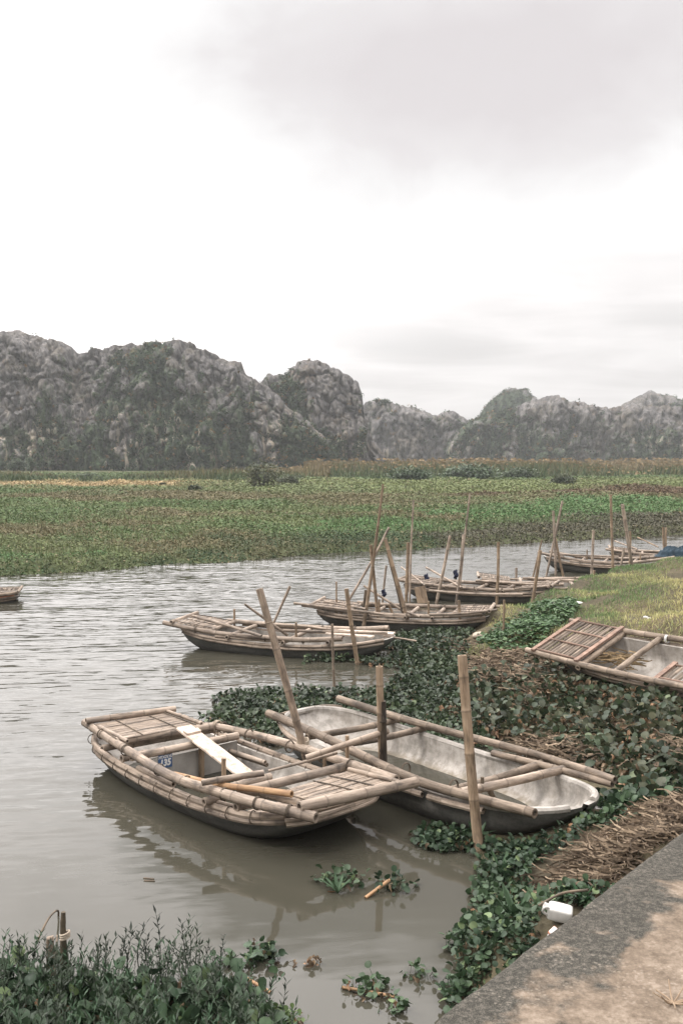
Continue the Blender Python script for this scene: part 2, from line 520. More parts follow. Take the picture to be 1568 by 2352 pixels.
def mat_ground(name, cols, scale=1.5, rough=0.95, bmp=0.4):
    m, nt, b = new_mat(name)
    tc = N(nt, 'ShaderNodeTexCoord'); v = tc.outputs['Object']
    n1 = noise(nt, v, scale, 6, 0.65); n2 = noise(nt, v, scale * 12, 4, 0.6)
    c = ramp(nt, [(0.3 + 0.4 * i / (len(cols) - 1), q) for i, q in enumerate(cols)], n1).outputs[0]
    c = mix(nt, c, ramp(nt, [(0.3, (0.7, 0.7, 0.7)), (0.7, (1.25, 1.25, 1.25))], n2).outputs[0], 1.0, 'MULTIPLY')
    nt.links.new(c, b.inputs['Base Color']); b.inputs['Roughness'].default_value = rough
    b.inputs['Specular IOR Level'].default_value = 0.15
    bump(nt, b, n2, bmp, 0.05)
    return m
M['mud'] = mat_ground('mud_bank', [(0.05, 0.042, 0.03), (0.075, 0.065, 0.04), (0.11, 0.085, 0.055)], 1.2)
M['meadow'] = mat_ground('meadow_soil', [(0.05, 0.06, 0.028), (0.065, 0.075, 0.033), (0.09, 0.08, 0.045)], 0.25)
M['bed'] = mat_ground('river_bed', [(0.06, 0.05, 0.035), (0.08, 0.07, 0.05)], 0.05)

def mat_pavement(P0, e, n):
    m, nt, b = new_mat('old_concrete')
    tc = N(nt, 'ShaderNodeTexCoord'); v = tc.outputs['Object']
    # distance from the water-side edge plus noise decides where dark concrete gives way to tan
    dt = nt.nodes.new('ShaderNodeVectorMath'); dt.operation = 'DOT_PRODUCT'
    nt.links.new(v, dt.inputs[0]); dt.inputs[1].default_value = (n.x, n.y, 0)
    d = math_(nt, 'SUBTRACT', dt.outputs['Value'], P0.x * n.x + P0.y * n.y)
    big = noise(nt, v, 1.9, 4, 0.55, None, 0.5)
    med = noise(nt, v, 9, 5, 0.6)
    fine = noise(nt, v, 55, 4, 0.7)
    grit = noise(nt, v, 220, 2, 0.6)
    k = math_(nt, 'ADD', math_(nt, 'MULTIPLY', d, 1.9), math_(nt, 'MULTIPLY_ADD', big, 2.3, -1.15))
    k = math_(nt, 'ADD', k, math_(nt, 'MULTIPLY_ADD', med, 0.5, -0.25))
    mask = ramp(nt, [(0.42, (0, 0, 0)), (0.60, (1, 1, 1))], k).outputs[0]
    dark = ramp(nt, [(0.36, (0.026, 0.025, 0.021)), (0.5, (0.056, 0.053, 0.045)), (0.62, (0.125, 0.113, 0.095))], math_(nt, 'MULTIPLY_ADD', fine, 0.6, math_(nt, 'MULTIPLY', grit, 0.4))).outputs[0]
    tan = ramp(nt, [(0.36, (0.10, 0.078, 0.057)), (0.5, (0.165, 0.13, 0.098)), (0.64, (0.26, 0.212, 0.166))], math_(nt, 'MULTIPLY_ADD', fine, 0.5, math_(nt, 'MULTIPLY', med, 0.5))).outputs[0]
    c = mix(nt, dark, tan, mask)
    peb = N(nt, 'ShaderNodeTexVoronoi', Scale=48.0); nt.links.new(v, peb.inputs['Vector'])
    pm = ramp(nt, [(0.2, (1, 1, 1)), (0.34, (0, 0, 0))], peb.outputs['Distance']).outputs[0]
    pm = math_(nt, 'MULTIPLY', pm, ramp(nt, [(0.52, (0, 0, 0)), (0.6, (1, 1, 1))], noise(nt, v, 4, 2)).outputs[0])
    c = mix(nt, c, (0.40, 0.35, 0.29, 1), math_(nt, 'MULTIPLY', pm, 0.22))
    nt.links.new(c, b.inputs['Base Color']); b.inputs['Roughness'].default_value = 0.92; b.inputs['Specular IOR Level'].default_value = 0.12
    bump(nt, b, math_(nt, 'ADD', fine, grit), 0.5, 0.006)
    return m

def mat_cliff():
    m, nt, b = new_mat('limestone')
    tc = N(nt, 'ShaderNodeTexCoord'); v = tc.outputs['Object']
    av = N(nt, 'ShaderNodeAttribute', attribute_name='veg')
    ast = N(nt, 'ShaderNodeAttribute', attribute_name='stain')
    n1 = noise(nt, v, 0.10, 8, 0.62, (1, 1, 0.6)); n2 = noise(nt, v, 0.55, 6, 0.7, (1, 1, 0.35)); n3 = noise(nt, v, 1.9, 4, 0.65, (1, 1, 0.4))
    k = math_(nt, 'ADD', math_(nt, 'MULTIPLY', n1, 0.28), math_(nt, 'ADD', math_(nt, 'MULTIPLY', n2, 0.38), math_(nt, 'MULTIPLY', n3, 0.34)))
    rock = ramp(nt, [(0.36, (0.105, 0.102, 0.102)), (0.47, (0.178, 0.170, 0.167)), (0.55, (0.245, 0.233, 0.226)), (0.66, (0.36, 0.337, 0.315))], k).outputs[0]
    ob = ramp(nt, [(0.48, (0, 0, 0)), (0.62, (1, 1, 1))], noise(nt, v, 0.16, 6, 0.7)).outputs[0]
    rock = mix(nt, rock, (0.17, 0.148, 0.112, 1), math_(nt, 'MULTIPLY', ob, 0.6))
    veg = ramp(nt, [(0.36, (0.050, 0.074, 0.050)), (0.52, (0.080, 0.112, 0.068)), (0.66, (0.125, 0.13, 0.08))], math_(nt, 'MULTIPLY_ADD', n2, .5, math_(nt, 'MULTIPLY', n3, .5))).outputs[0]
    vm = math_(nt, 'ADD', av.outputs['Fac'], math_(nt, 'MULTIPLY_ADD', n2, 1.1, -0.55))
    vm = ramp(nt, [(0.46, (0, 0, 0)), (0.58, (1, 1, 1))], vm).outputs[0]
    c = mix(nt, rock, veg, vm)
    pale = ramp(nt, [(0.35, (0.52, 0.43, 0.33)), (0.65, (0.66, 0.60, 0.52))], n3).outputs[0]
    st = noise(nt, v, 1.0, 3, 0.5, (0.8, 0.8, 0.10))
    sm = math_(nt, 'MULTIPLY', ast.outputs['Fac'], ramp(nt, [(0.52, (0, 0, 0)), (0.60, (1, 1, 1))], st).outputs[0])
    c = mix(nt, c, pale, sm)
    dk = noise(nt, v, 1.0, 4, 0.6, (1.1, 1.1, 0.16), 0.6)
    c = mix(nt, c, ramp(nt, [(0.36, (.55, .55, .56)), (0.52, (1, 1, 1)), (.66, (1.25, 1.23, 1.2))], dk).outputs[0], 1.0, 'MULTIPLY')
    rust = ramp(nt, [(0.60, (0, 0, 0)), (0.68, (1, 1, 1))], noise(nt, v, 0.22, 5, 0.7)).outputs[0]
    c = mix(nt, c, (0.20, 0.13, 0.07, 1), math_(nt, 'MULTIPLY', rust, 0.45))
    nt.links.new(c, b.inputs['Base Color']); b.inputs['Roughness'].default_value = 0.95
    b.inputs['Specular IOR Level'].default_value = 0.1
    bump(nt, b, math_(nt, 'ADD', n2, math_(nt, 'MULTIPLY', n3, 0.6)), 1.0, 1.6)
    return m
M['cliff'] = mat_cliff()

# ------------------------------------------------------------------ world and sun
GLOW_AZ, GLOW_EL = math.radians(-26), math.radians(33)
SUN_EL, SUN_AZ = math.radians(52), math.radians(-100)   # azimuth from +Y clockwise
w = bpy.data.worlds.new('World'); sc.world = w; w.use_nodes = True
nt = w.node_tree; nt.nodes.clear()
out = nt.nodes.new('ShaderNodeOutputWorld'); bg = nt.nodes.new('ShaderNodeBackground')
nt.links.new(bg.outputs[0], out.inputs[0])
sky = nt.nodes.new('ShaderNodeTexSky'); sky.sky_type = 'NISHITA'; sky.sun_disc = False
sky.sun_elevation = SUN_EL; sky.sun_rotation = SUN_AZ; sky.air_density = 1.2; sky.dust_density = 3.0
tc = nt.nodes.new('ShaderNodeTexCoord')
# overcast layer: near-white stratus with soft grey-mauve cloud bellies
sep = nt.nodes.new('ShaderNodeSeparateXYZ'); nt.links.new(tc.outputs['Generated'], sep.inputs[0])
zc = math_(nt, 'MAXIMUM', sep.outputs[2], 0.0)
# project on a flat cloud deck
inv = math_(nt, 'DIVIDE', 1.0, math_(nt, 'ADD', zc, 0.12))
cmb = nt.nodes.new('ShaderNodeCombineXYZ')
nt.links.new(math_(nt, 'MULTIPLY', sep.outputs[0], inv), cmb.inputs[0])
nt.links.new(math_(nt, 'MULTIPLY', sep.outputs[1], inv), cmb.inputs[1])
cl = noise(nt, cmb.outputs[0], 1.15, 7, 0.5, (0.9, 1.6, 1), 0.5)
cl2 = noise(nt, tc.outputs['Generated'], 2.1, 4, 0.5, (1, 1, 2.2), 0.6)
# one broad grey cloud up and right of the view
dv = nt.nodes.new('ShaderNodeVectorMath'); dv.operation = 'SUBTRACT'
nt.links.new(tc.outputs['Generated'], dv.inputs[0]); dv.inputs[1].default_value = (0.15, 0.92, 0.35)
sv = nt.nodes.new('ShaderNodeVectorMath'); sv.operation = 'MULTIPLY'
nt.links.new(dv.outputs[0], sv.inputs[0]); sv.inputs[1].default_value = (4.2, 1.5, 9.8)
ln = nt.nodes.new('ShaderNodeVectorMath'); ln.operation = 'LENGTH'; nt.links.new(sv.outputs[0], ln.inputs[0])
fine_ = noise(nt, tc.outputs['Generated'], 7.0, 6, 0.55, (1, 1, 1.6), 0.3)
body = math_(nt, 'SUBTRACT', math_(nt, 'ADD', 1.42, math_(nt, 'ADD', math_(nt, 'MULTIPLY_ADD', fine_, 1.15, -0.575), math_(nt, 'MULTIPLY_ADD', cl2, 0.9, -0.45))), ln.outputs['Value'])
W0 = 1.0
def g3(k, r=1.0, g=.958, b=.948): return (k * r, k * g, k * b)
base = ramp(nt, [(.36, g3(W0)), (.54, g3(.70)), (.70, g3(.565, 1, .985, .98)), (.85, g3(.53, 1, .985, .985))], math_(nt, 'MULTIPLY_ADD', cl, .45, math_(nt, 'MULTIPLY', cl2, .55))).outputs[0]
# brightening away from the horizon
hzr = ramp(nt, [(0.0, (.50,) * 3), (.12, (.515,) * 3), (.22, (.545,) * 3), (.36, (.80,) * 3), (.50, (1.0,) * 3)], math_(nt, 'MULTIPLY', zc, 2.0))
base = mix(nt, base, hzr.outputs[0], 1.0, 'MULTIPLY')
body = math_(nt, 'MULTIPLY', body, .65)
bmk = ramp(nt, [(0.0, (0, 0, 0)), (0.22, (1, 1, 1))], body).outputs[0]
ccol_ = ramp(nt, [(0.0, g3(.66, 1, .985, .985)), (.22, g3(.56, 1, .985, .98)), (.34, g3(.52, 1, .978, .976)), (.46, g3(.465, 1, .96, .963)), (.72, g3(.42, 1, .94, .95))], body).outputs[0]
base = mix(nt, base, ccol_, bmk)
# added falloff: unseen sky behind the viewer is dimmed to hold back light
azf = nt.nodes.new('ShaderNodeMapRange'); azf.interpolation_type = 'SMOOTHSTEP'
azf.inputs[1].default_value = -.6; azf.inputs[2].default_value = .65; azf.inputs[3].default_value = .72; azf.inputs[4].default_value = 1.0
nt.links.new(sep.outputs[1], azf.inputs[0])
# bright sky patch added up and left of the view to lighten the water
gd = nt.nodes.new('ShaderNodeVectorMath'); gd.operation = 'DOT_PRODUCT'; nt.links.new(tc.outputs['Generated'], gd.inputs[0])
gd.inputs[1].default_value = tuple(Vector((math.sin(GLOW_AZ) * math.cos(GLOW_EL), math.cos(GLOW_AZ) * math.cos(GLOW_EL), math.sin(GLOW_EL))))
gl = nt.nodes.new('ShaderNodeMapRange'); gl.interpolation_type = 'SMOOTHSTEP'
gl.inputs[1].default_value = math.cos(math.radians(42)); gl.inputs[2].default_value = 1.0; gl.inputs[3].default_value = 1.0; gl.inputs[4].default_value = 2.75
nt.links.new(gd.outputs['Value'], gl.inputs[0])
glc = math_(nt, 'ADD', math_(nt, 'MULTIPLY', math_(nt, 'SUBTRACT', gl.outputs[0], 1.0), math_(nt, 'SUBTRACT', 1.0, bmk)), 1.0)
gs = nt.nodes.new('ShaderNodeVectorMath'); gs.operation = 'SCALE'; nt.links.new(base, gs.inputs[0]); nt.links.new(glc, gs.inputs['Scale']); base = gs.outputs[0]
cz = nt.nodes.new('ShaderNodeVectorMath'); cz.operation = 'SCALE'
zen = nt.nodes.new('ShaderNodeMapRange'); zen.inputs[1].default_value = 0.42; zen.inputs[2].default_value = 0.85; zen.inputs[3].default_value = 1.0; zen.inputs[4].default_value = 2.7
nt.links.new(zc, zen.inputs[0])
nt.links.new(base, cz.inputs[0]); nt.links.new(math_(nt, 'MULTIPLY', azf.outputs[0], zen.outputs[0]), cz.inputs['Scale'])
skys = nt.nodes.new('ShaderNodeVectorMath'); skys.operation = 'SCALE'; skys.inputs['Scale'].default_value = 0.05
nt.links.new(sky.outputs[0], skys.inputs[0])
fin = mix(nt, skys.outputs[0], cz.outputs[0], 0.95)
nt.links.new(fin, bg.inputs[0]); bg.inputs[1].default_value = 1.0

sl = bpy.data.lights.new('sun', 'SUN'); sl.energy = 1.5; sl.angle = math.radians(22); sl.color = (1, 0.955, 0.91)
so = bpy.data.objects.new('sun', sl); COL.objects.link(so)
sd = Vector((math.sin(SUN_AZ) * math.cos(SUN_EL), math.cos(SUN_AZ) * math.cos(SUN_EL), math.sin(SUN_EL)))
so.rotation_euler = sd.to_track_quat('Z', 'Y').to_euler()
so.location = (0, 0, 30)

sc.view_settings.view_transform = 'Standard'
sc.view_settings.look = 'None'
sc.view_settings.exposure = 0.85
sc.view_settings.gamma = 1.0

# ------------------------------------------------------------------ hills
def hill(name, crest, Yc, lean, res, seed, vegbias, big=4.0, k=1.0):
    pts = [at_y(u, v, Yc) for u, v in crest]
    xs = np.array([p.x for p in pts]); zs = np.array([p.z for p in pts])
    nx = int((xs[-1] - xs[0]) / res)
    X = np.linspace(xs[0], xs[-1], nx)
    hc = np.interp(X, xs, zs)
    hm = hc.max()
    nf = int(hm / res * 1.15)
    vv = np.concatenate([np.linspace(0, 1, nf), 1 + np.linspace(0, 1, 26)[1:] ** 1.4])
    V, XX = np.meshgrid(vv, X, indexing='ij')
    HC = np.broadcast_to(hc, V.shape)
    fr = np.clip(V, 0, 1); bk = np.clip(V - 1, 0, 1)
    Z = -2 + (HC + 2) * (fr - bk ** 1.6)
    depth = HC * lean
    Y = Yc - depth * (1 - fr ** 1.5) + bk * (HC * 1.1 + 4)
    P = np.stack([XX, Y, Z], -1).reshape(-1, 3)
    frf = fr.ravel(); bkf = bk.ravel()
    # buttresses, pillars, blocks
    Pw = P; P = P / k
    q = P.copy(); q[:, 2] *= 0.55; q[:, 1] *= 0.5
    wob = np.stack([fbm(P / 9.0, 3, seed + 50), fbm(P / 9.0, 3, seed + 60), fbm(P / 9.0, 3, seed + 70)], -1)
    b1 = fbm(q / 16.0, 3, seed)
    d1, d2, c1 = worley((q * np.array([1, 1, .9]) + wob * 2.2) / 4.0, seed + 3)
    e1, e2, c2 = worley((q * np.array([1, 1, .85]) + wob * 1.0) / 1.5, seed + 5)
    disp = big * (1 - 2 * np.abs(b1)) + 2.0 * (np.minimum(d2 - d1, .25) * 4.0 + c1 * 1.4 - 1.2) + 1.1 * (np.minimum(e2 - e1, .28) * 3.5 + c2 * 1.3 - 1.2) + 0.7 * fbm(P / np.array([.9, .9, 1.6]), 3, seed + 9)
    # ledges
    disp += 1.0 * np.sin(P[:, 2] / 3.1 + 3 * fbm(P / 14.0, 2, seed + 20)) * (0.5 + 0.5 * fbm(P / 20.0, 2, seed + 22))
    P = Pw; disp = disp * k
    edge = np.clip((1 - frf) / 0.10, 0, 1)
    kf = 0.28 + 0.72 * edge
    kf = np.where(bkf > 0, 0.28 * (1 - bkf), kf)
    P[:, 1] -= disp * kf * 0.95
    P[:, 2] += np.where(frf > 0.03, disp * (0.10 + 0.12 * (1 - edge)), 0) * (1 - bkf)
    P[:, 0] += wob[:, 0] * 0.8
    # where plants hold: gullies, low slopes, random patches
    hrel = (P[:, 2]) / hm
    veg = 0.48 + vegbias + 0.75 * fbm(P / k / np.array([17, 17, 26.0]), 4, seed + 30) + 0.42 * (0.40 - hrel) - 0.10 * (disp / 4.0)
    stain = np.clip(3.2 * fbm(P / k / np.array([9, 9, 13.0]), 3, seed + 40) - 0.05, 0, 1) * np.clip((0.55 - hrel) * 3, 0, 1)
    o = grid_mesh(name, P.reshape(*V.shape, 3), M['cliff'], True, None, {'veg': veg, 'stain': stain})
    o['kind'] = 'structure'
    return P, veg, bkf, hm

hills = []
hills.append(hill('hill', [(-330, 850), (-200, 800), (-90, 775), (0, 768), (45, 762), (100, 780), (165, 800), (180, 815), (225, 800), (330, 792), (410, 790), (470, 808), (530, 838), (555, 834), (565, 862), (600, 884), (640, 910), (690, 960), (750, 1020), (800, 1062)], 195, 0.5, 0.22, 1, 0.06, k=.745))
hills.append(hill('hill', [(500, 1060), (540, 985), (575, 915), (600, 888), (612, 870), (650, 868), (690, 836), (720, 832), (790, 855), (824, 880), (833, 905), (838, 950), (850, 990), (872, 1030), (905, 1078)], 206, 0.42, 0.23, 21, 0.04, k=.745))
hills.append(hill('hill', [(760, 990), (800, 945), (838, 927), (880, 928), (940, 942), (1000, 963), (1012, 949), (1040, 953), (1085, 974), (1150, 990), (1230, 1010)], 300, 0.4, 0.42, 41, 0.0, big=5.0, k=.85))
hills.append(hill('hill', [(1020, 1040), (1060, 990), (1085, 972), (1120, 955), (1180, 938), (1228, 921), (1270, 915), (1350, 930), (1400, 943), (1440, 938), (1500, 936), (1568, 934), (1680, 915), (1800, 930), (1900, 960)], 290, 0.42, 0.40, 61, 0.05, big=5.0, k=.85))
hills.append(hill('hill', [(1020, 1040), (1060, 1000), (1085, 972), (1120, 932), (1150, 902), (1170, 895), (1210, 897), (1226, 916), (1260, 960), (1320, 1020)], 385, 0.5, 0.6, 81, 0.22, big=4.0))
hills.append(hill('hill', [(1350, 990), (1400, 950), (1430, 930), (1465, 912), (1490, 905), (1530, 911), (1568, 924), (1640, 930), (1760, 990)], 400, 0.5, 0.6, 95, 0.15, big=4.0))

QUAD = np.array([(-.5, 0, 0), (.5, 0, 0), (.5, 0, 1), (-.5, 0, 1)])
def leafq(n, centers, rad, size, cols, S):
    """random leaf clumps around centres"""
    k = len(centers)
    c = np.repeat(centers, n, 0); r = np.repeat(rad, n)
    d = rng.normal(size=(len(c), 3)); d /= np.linalg.norm(d, axis=1)[:, None]
    pos = c + d * (r * rng.uniform(.25, 1, len(c)) ** .6)[:, None] * np.array([1, 1, .8])
    rot = rotz_tilt(rng.uniform(0, 2 * PI, len(c)), rng.uniform(-1.2, 1.2, len(c)), rng.uniform(0, 6, len(c)))
    col = np.repeat(cols, n, 0) * rng.uniform(.65, 1.35, (len(c), 1))
    s = np.repeat(size, n) * rng.uniform(.6, 1.4, len(c))
    S.add([(0, -.35, 0), (.5, 0, .1), (0, .35, 0), (-.5, 0, .1)], [(0, 1, 2, 3)], pos, rot, s, col)

S = Scatter()
for i, (P, veg, bkf, hm) in enumerate(hills):
    ok = np.where((veg > 0.5) & (P[:, 2] > 0) & (bkf < 0.3))[0]
    crest = np.where((bkf < 0.15) & (P[:, 2] > hm * 0.35) & (veg > 0.2))[0]
    crest = crest[np.abs(bkf[crest] - 0.02) < 0.05]
    n = 1900 if i < 2 else 1100
    sel = np.concatenate([rng.choice(ok, min(n, len(ok))), rng.choice(crest, min(110, len(crest)))])
    c = P[sel] + np.array([0, -.3, .2])
    g = rng.uniform(0, 1, (len(sel), 1))
    col = np.array([0.034, 0.056, 0.032]) * (1 - g) + np.array([0.075, 0.10, 0.05]) * g
    br = rng.uniform(0, 1, len(sel)) < 0.12
    col[br] = np.array([0.17, 0.11, 0.05])
    sz = .75 if i < 2 else 1.1
    leafq(14, c, rng.uniform(.35, 1.1, len(sel)) * sz, np.full(len(sel), .5 * sz), col, S)
o = S.build('hill_scrub', M['grass']); tag(o, 'dark scrub and bushes clinging to the grey limestone hills', 'scrub', kind='stuff')

# ------------------------------------------------------------------ river bed, water
def plane(name, x0, x1, y0, y1, z, mat, n=2):
    gx = np.linspace(x0, x1, n); gy = np.linspace(y0, y1, n)
    X, Y = np.meshgrid(gx, gy)
    return grid_mesh(name, np.stack([X, Y, np.full_like(X, z)], -1), mat, False)
o = plane('ground', -600, 600, -50, 640, -1.6, M['bed']); o['kind'] = 'structure'
wx = np.concatenate([np.linspace(-80, -17, 20), np.linspace(-16.5, 19, 360), np.linspace(20, 80, 20)])
wy = np.concatenate([np.linspace(-20, 3, 12), np.linspace(3.3, 42, 1240), np.linspace(43, 75, 16)])
WX, WY = np.meshgrid(wx, wy)
wxf, wyf = WX.ravel(), WY.ravel()
ca_, sa_ = math.cos(math.radians(-8)), math.sin(math.radians(-8))
ru, rv = wxf * ca_ - wyf * sa_, wxf * sa_ + wyf * ca_
zero = np.zeros_like(ru)
wv = .55 * vnoise(np.stack([ru * 1.1 + .5 * vnoise(np.stack([ru, rv * 2, zero], -1), 911), rv * 4.8, zero], -1), 901)
wv += .55 * vnoise(np.stack([ru * 2.6, rv * 9.5, zero + 3], -1), 902)
wv += .45 * vnoise(np.stack([ru * 4.2, rv * 15.0, zero + 5], -1), 904)
wv += .4 * vnoise(np.stack([ru * .4, rv * 1.5, zero + 7], -1), 903)
gust = .75 + .5 * fbm(np.stack([ru / 5, rv / 3, zero], -1), 2, 905)
t_ = np.clip((wyf - .55 * wxf - 6.5) / 5.5, 0, 1); t_ = t_ * t_ * (3 - 2 * t_)
lee = np.clip((wyf - .55 * wxf - 4.5) / 4.0, 0, 1)
wz = .009 * wv * gust * (.05 + .95 * t_) + .006 * vnoise(np.stack([ru * .7, rv * 1.3, zero + 9], -1), 907) * (.35 + .65 * t_)
wz *= ((wyf > 3.3) & (wyf < 42) & (wxf > -16.5) & (wxf < 19))
o = grid_mesh('water', np.stack([wxf, wyf, wz], -1).reshape(*WX.shape, 3), M['water']); o['kind'] = 'structure'

# ------------------------------------------------------------------ far bank
BE = np.array([0.85, 0.527]); BN = np.array([-0.527, 0.85]); B0 = np.array([0.0, 28.9])
def bank_off(a):
    p = np.stack([a / 5.0, np.zeros_like(a), np.zeros_like(a)], -1)
    return 1.1 * fbm(p, 4, 201)
def far_h(x, y):
    r = np.stack([x, y], -1) - B0
    a = r @ BE; b = r @ BN - bank_off(a)
    p = np.stack([x / 3.0, y / 3.0, np.zeros_like(x)], -1)
    return np.clip(b / 1.0, -1, 1) * 0.16 + np.clip(b / 8, 0, 1) * .18 + 0.10 * fbm(p, 3, 210) * np.clip(b, 0, 1), b
ga = np.concatenate([-np.geomspace(300, 30, 40), np.linspace(-29, 60, 180), np.geomspace(61, 480, 50)])
gb = np.concatenate([[-3, -1.5], np.linspace(-.8, 3, 22), np.geomspace(3.3, 560, 90)])
A, B = np.meshgrid(ga, gb)
Xm = B0[0] + A * BE[0] + B * BN[0]; Ym = B0[1] + A * BE[1] + B * BN[1]
hz, bb = far_h(Xm.ravel(), Ym.ravel())
hz = hz - 0.6 * np.clip(-bb - .3, 0, 2)
Pm = np.stack([Xm.ravel(), Ym.ravel(), hz], -1).reshape(*Xm.shape, 3)
keep = Pm
o = grid_mesh('far_bank', Pm, M['meadow']); o['kind'] = 'structure'

G_D = (0.034, 0.054, 0.030); G_M = (0.066, 0.094, 0.043); G_V = (0.062, 0.108, 0.047); G_Y = (0.105, 0.122, 0.056)
OL = (0.090, 0.106, 0.052); BR = (0.098, 0.084, 0.052); TN = (0.26, 0.19, 0.115); DK = (0.058, 0.053, 0.042); DB = (0.07, 0.045, 0.032)
ctrl = [(100, 1292, G_D), (0, 1278, G_V), (40, 1290, G_M), (300, 1275, OL), (200, 1290, OL), (350, 1255, BR), (230, 1265, OL), (550, 1272, G_D), (420, 1280, G_D), (700, 1255, G_D), (450, 1232, OL), (550, 1240, BR),
        (100, 1228, BR), (30, 1230, BR), (20, 1250, OL), (250, 1212, BR), (270, 1236, G_M), (330, 1222, G_M), (600, 1205, OL), (700, 1222, G_M), (700, 1180, OL), (620, 1225, G_M), (500, 1188, BR), (420, 1180, OL), (150, 1185, G_M), (20, 1200, G_M), (50, 1160, G_M), (300, 1152, BR), (200, 1160, OL), (450, 1140, BR), (380, 1165, G_M), (500, 1160, G_M),
        (250, 1130, OL), (100, 1135, G_M), (600, 1130, OL), (680, 1150, BR), (750, 1160, BR), (850, 1150, BR), (780, 1212, G_V), (830, 1205, G_V), (780, 1240, G_D), (890, 1180, G_M), (950, 1190, BR), (900, 1232, G_D), (1000, 1243, DK), (970, 1215, G_M), (1100, 1232, DK), (1200, 1232, DK), (1350, 1215, DK), (1250, 1220, DK), (1500, 1198, DK), (1568, 1188, DK),
        (1200, 1212, DK), (1300, 1206, DK), (1400, 1198, DK), (1450, 1190, DK), (1100, 1222, DK), (1450, 1165, G_V), (1300, 1182, G_V), (1540, 1160, G_V), (1150, 1195, G_M), (1050, 1185, G_V), (1200, 1185, G_V), (1000, 1150, OL), (900, 1140, OL), (1150, 1148, OL), (1060, 1145, BR), (1300, 1142, BR), (1450, 1132, DB), (1550, 1126, DB), (1380, 1138, DB), (1230, 1150, BR), (1400, 1112, G_Y), (1550, 1108, G_Y), (1200, 1118, G_Y), (1000, 1115, G_Y), (1100, 1125, G_Y), (800, 1118, OL), (700, 1122, OL),
        (60, 1118, TN), (10, 1117, TN), (180, 1117, TN), (300, 1115, TN), (560, 1118, OL), (430, 1116, OL), (620, 1112, G_Y), (1300, 1095, G_M), (900, 1098, G_M), (1500, 1090, G_Y), (300, 1100, G_M), (100, 1102, G_M), (1100, 1095, G_M)]
cpts = [at_z(u, v, 0.3) for u, v, c in ctrl]
cpx = np.array([(p.x / p.y * 4.0, math.log(p.y) * 6.0) for p in cpts]); ccol = np.array([c for u, v, c in ctrl])
def meadow_col(x, y, n_seed=0):
    q = np.stack([x / y * 4.0, np.log(y) * 6.0], -1)
    jx = np.stack([x / (y * .06), np.log(y) * 14, np.zeros_like(x)], -1)
    q[:, 0] += 0.35 * fbm(jx, 3, 301); q[:, 1] += 0.75 * fbm(jx + 9, 4, 307) + .35 * fbm(jx * .35 + 4, 3, 309)
    d2 = ((q[:, None, :] - cpx[None]) ** 2 * np.array([1.0, 3.0])).sum(-1)
    wgt = 1 / (d2 + 0.004) ** 2.2
    wgt /= wgt.sum(1)[:, None]
    u = rng.uniform(0, 1, len(x))
    idx = (np.cumsum(wgt, 1) > u[:, None]).argmax(1)
    mixc = wgt @ ccol
    return 0.38 * ccol[idx] + 0.62 * mixc

def bank_samples(n, y0, y1, spread=1.0):
    """random points on the far bank, thinning with distance"""
    y = y0 * (y1 / y0) ** rng.uniform(0, 1, n)
    x = y * rng.uniform(-.42, .42, n) * spread
    h, b = far_h(x, y)
    m = b > -0.15
    return x[m], y[m], h[m], b[m]

BLADE = [(-.5, 0, 0), (.5, 0, 0), (.38, .16, .55), (-.38, .16, .55), (0, .5, .95)]
BLADEF = [(0, 1, 2, 3), (3, 2, 4)]
LEAF = [(0, -.5, 0), (.45, -.1, .12), (.32, .35, .05), (0, .55, -.1), (-.32, .35, .05), (-.45, -.1, .12), (0, 0, .0)]
LEAFF = [(0, 1, 6), (1, 2, 6), (2, 3, 6), (3, 4, 6), (4, 5, 6), (5, 0, 6)]
S = Scatter()
x, y, h, b = bank_samples(330000, 22, 150)
col = meadow_col(x, y) * np.array([1.10, 1.13, 1.02]) * rng.uniform(.98, 1.6, (len(x), 1))
lum = rng.uniform(0, 1, len(x)) < .04
col[lum] = np.array([.20, .17, .10])
size = np.clip(y / 30, .8, 6) * 0.066 * rng.uniform(.6, 1.4, len(x))
tall = 0.10 + 0.35 * np.clip(fbm(np.stack([x / 4, y / 6, x * 0], -1), 3, 333) + .2, 0, 1)
pos = np.stack([x, y, h + rng.uniform(0, 1, len(x)) ** 1.3 * tall * np.clip(b * 1.2 + .3, .15, 1)], -1)
rot = rotz_tilt(rng.uniform(0, 6.28, len(x)), rng.uniform(-.9, .9, len(x)), rng.uniform(0, 6.28, len(x)))
S.add(LEAF, LEAFF, pos, rot, size, col)
# grass blades between
x, y, h, b = bank_samples(26000, 23, 130)
col = (meadow_col(x, y) * .8 + np.array([.02, .022, .008])) * rng.uniform(.9, 1.8, (len(x), 1))
sz = np.stack([np.clip(y / 30, .8, 5) * .022, np.full(len(x), .25), rng.uniform(.15, .42, len(x))], -1)
S.add(BLADE, BLADEF, np.stack([x, y, h], -1), rotz_tilt(rng.uniform(0, 6.28, len(x)), rng.normal(0, .25, len(x))), sz, col)
o = S.build('meadow_plants', M['grass']); tag(o, 'low green and brown marsh plants covering the far river bank', 'marsh plants', kind='stuff')

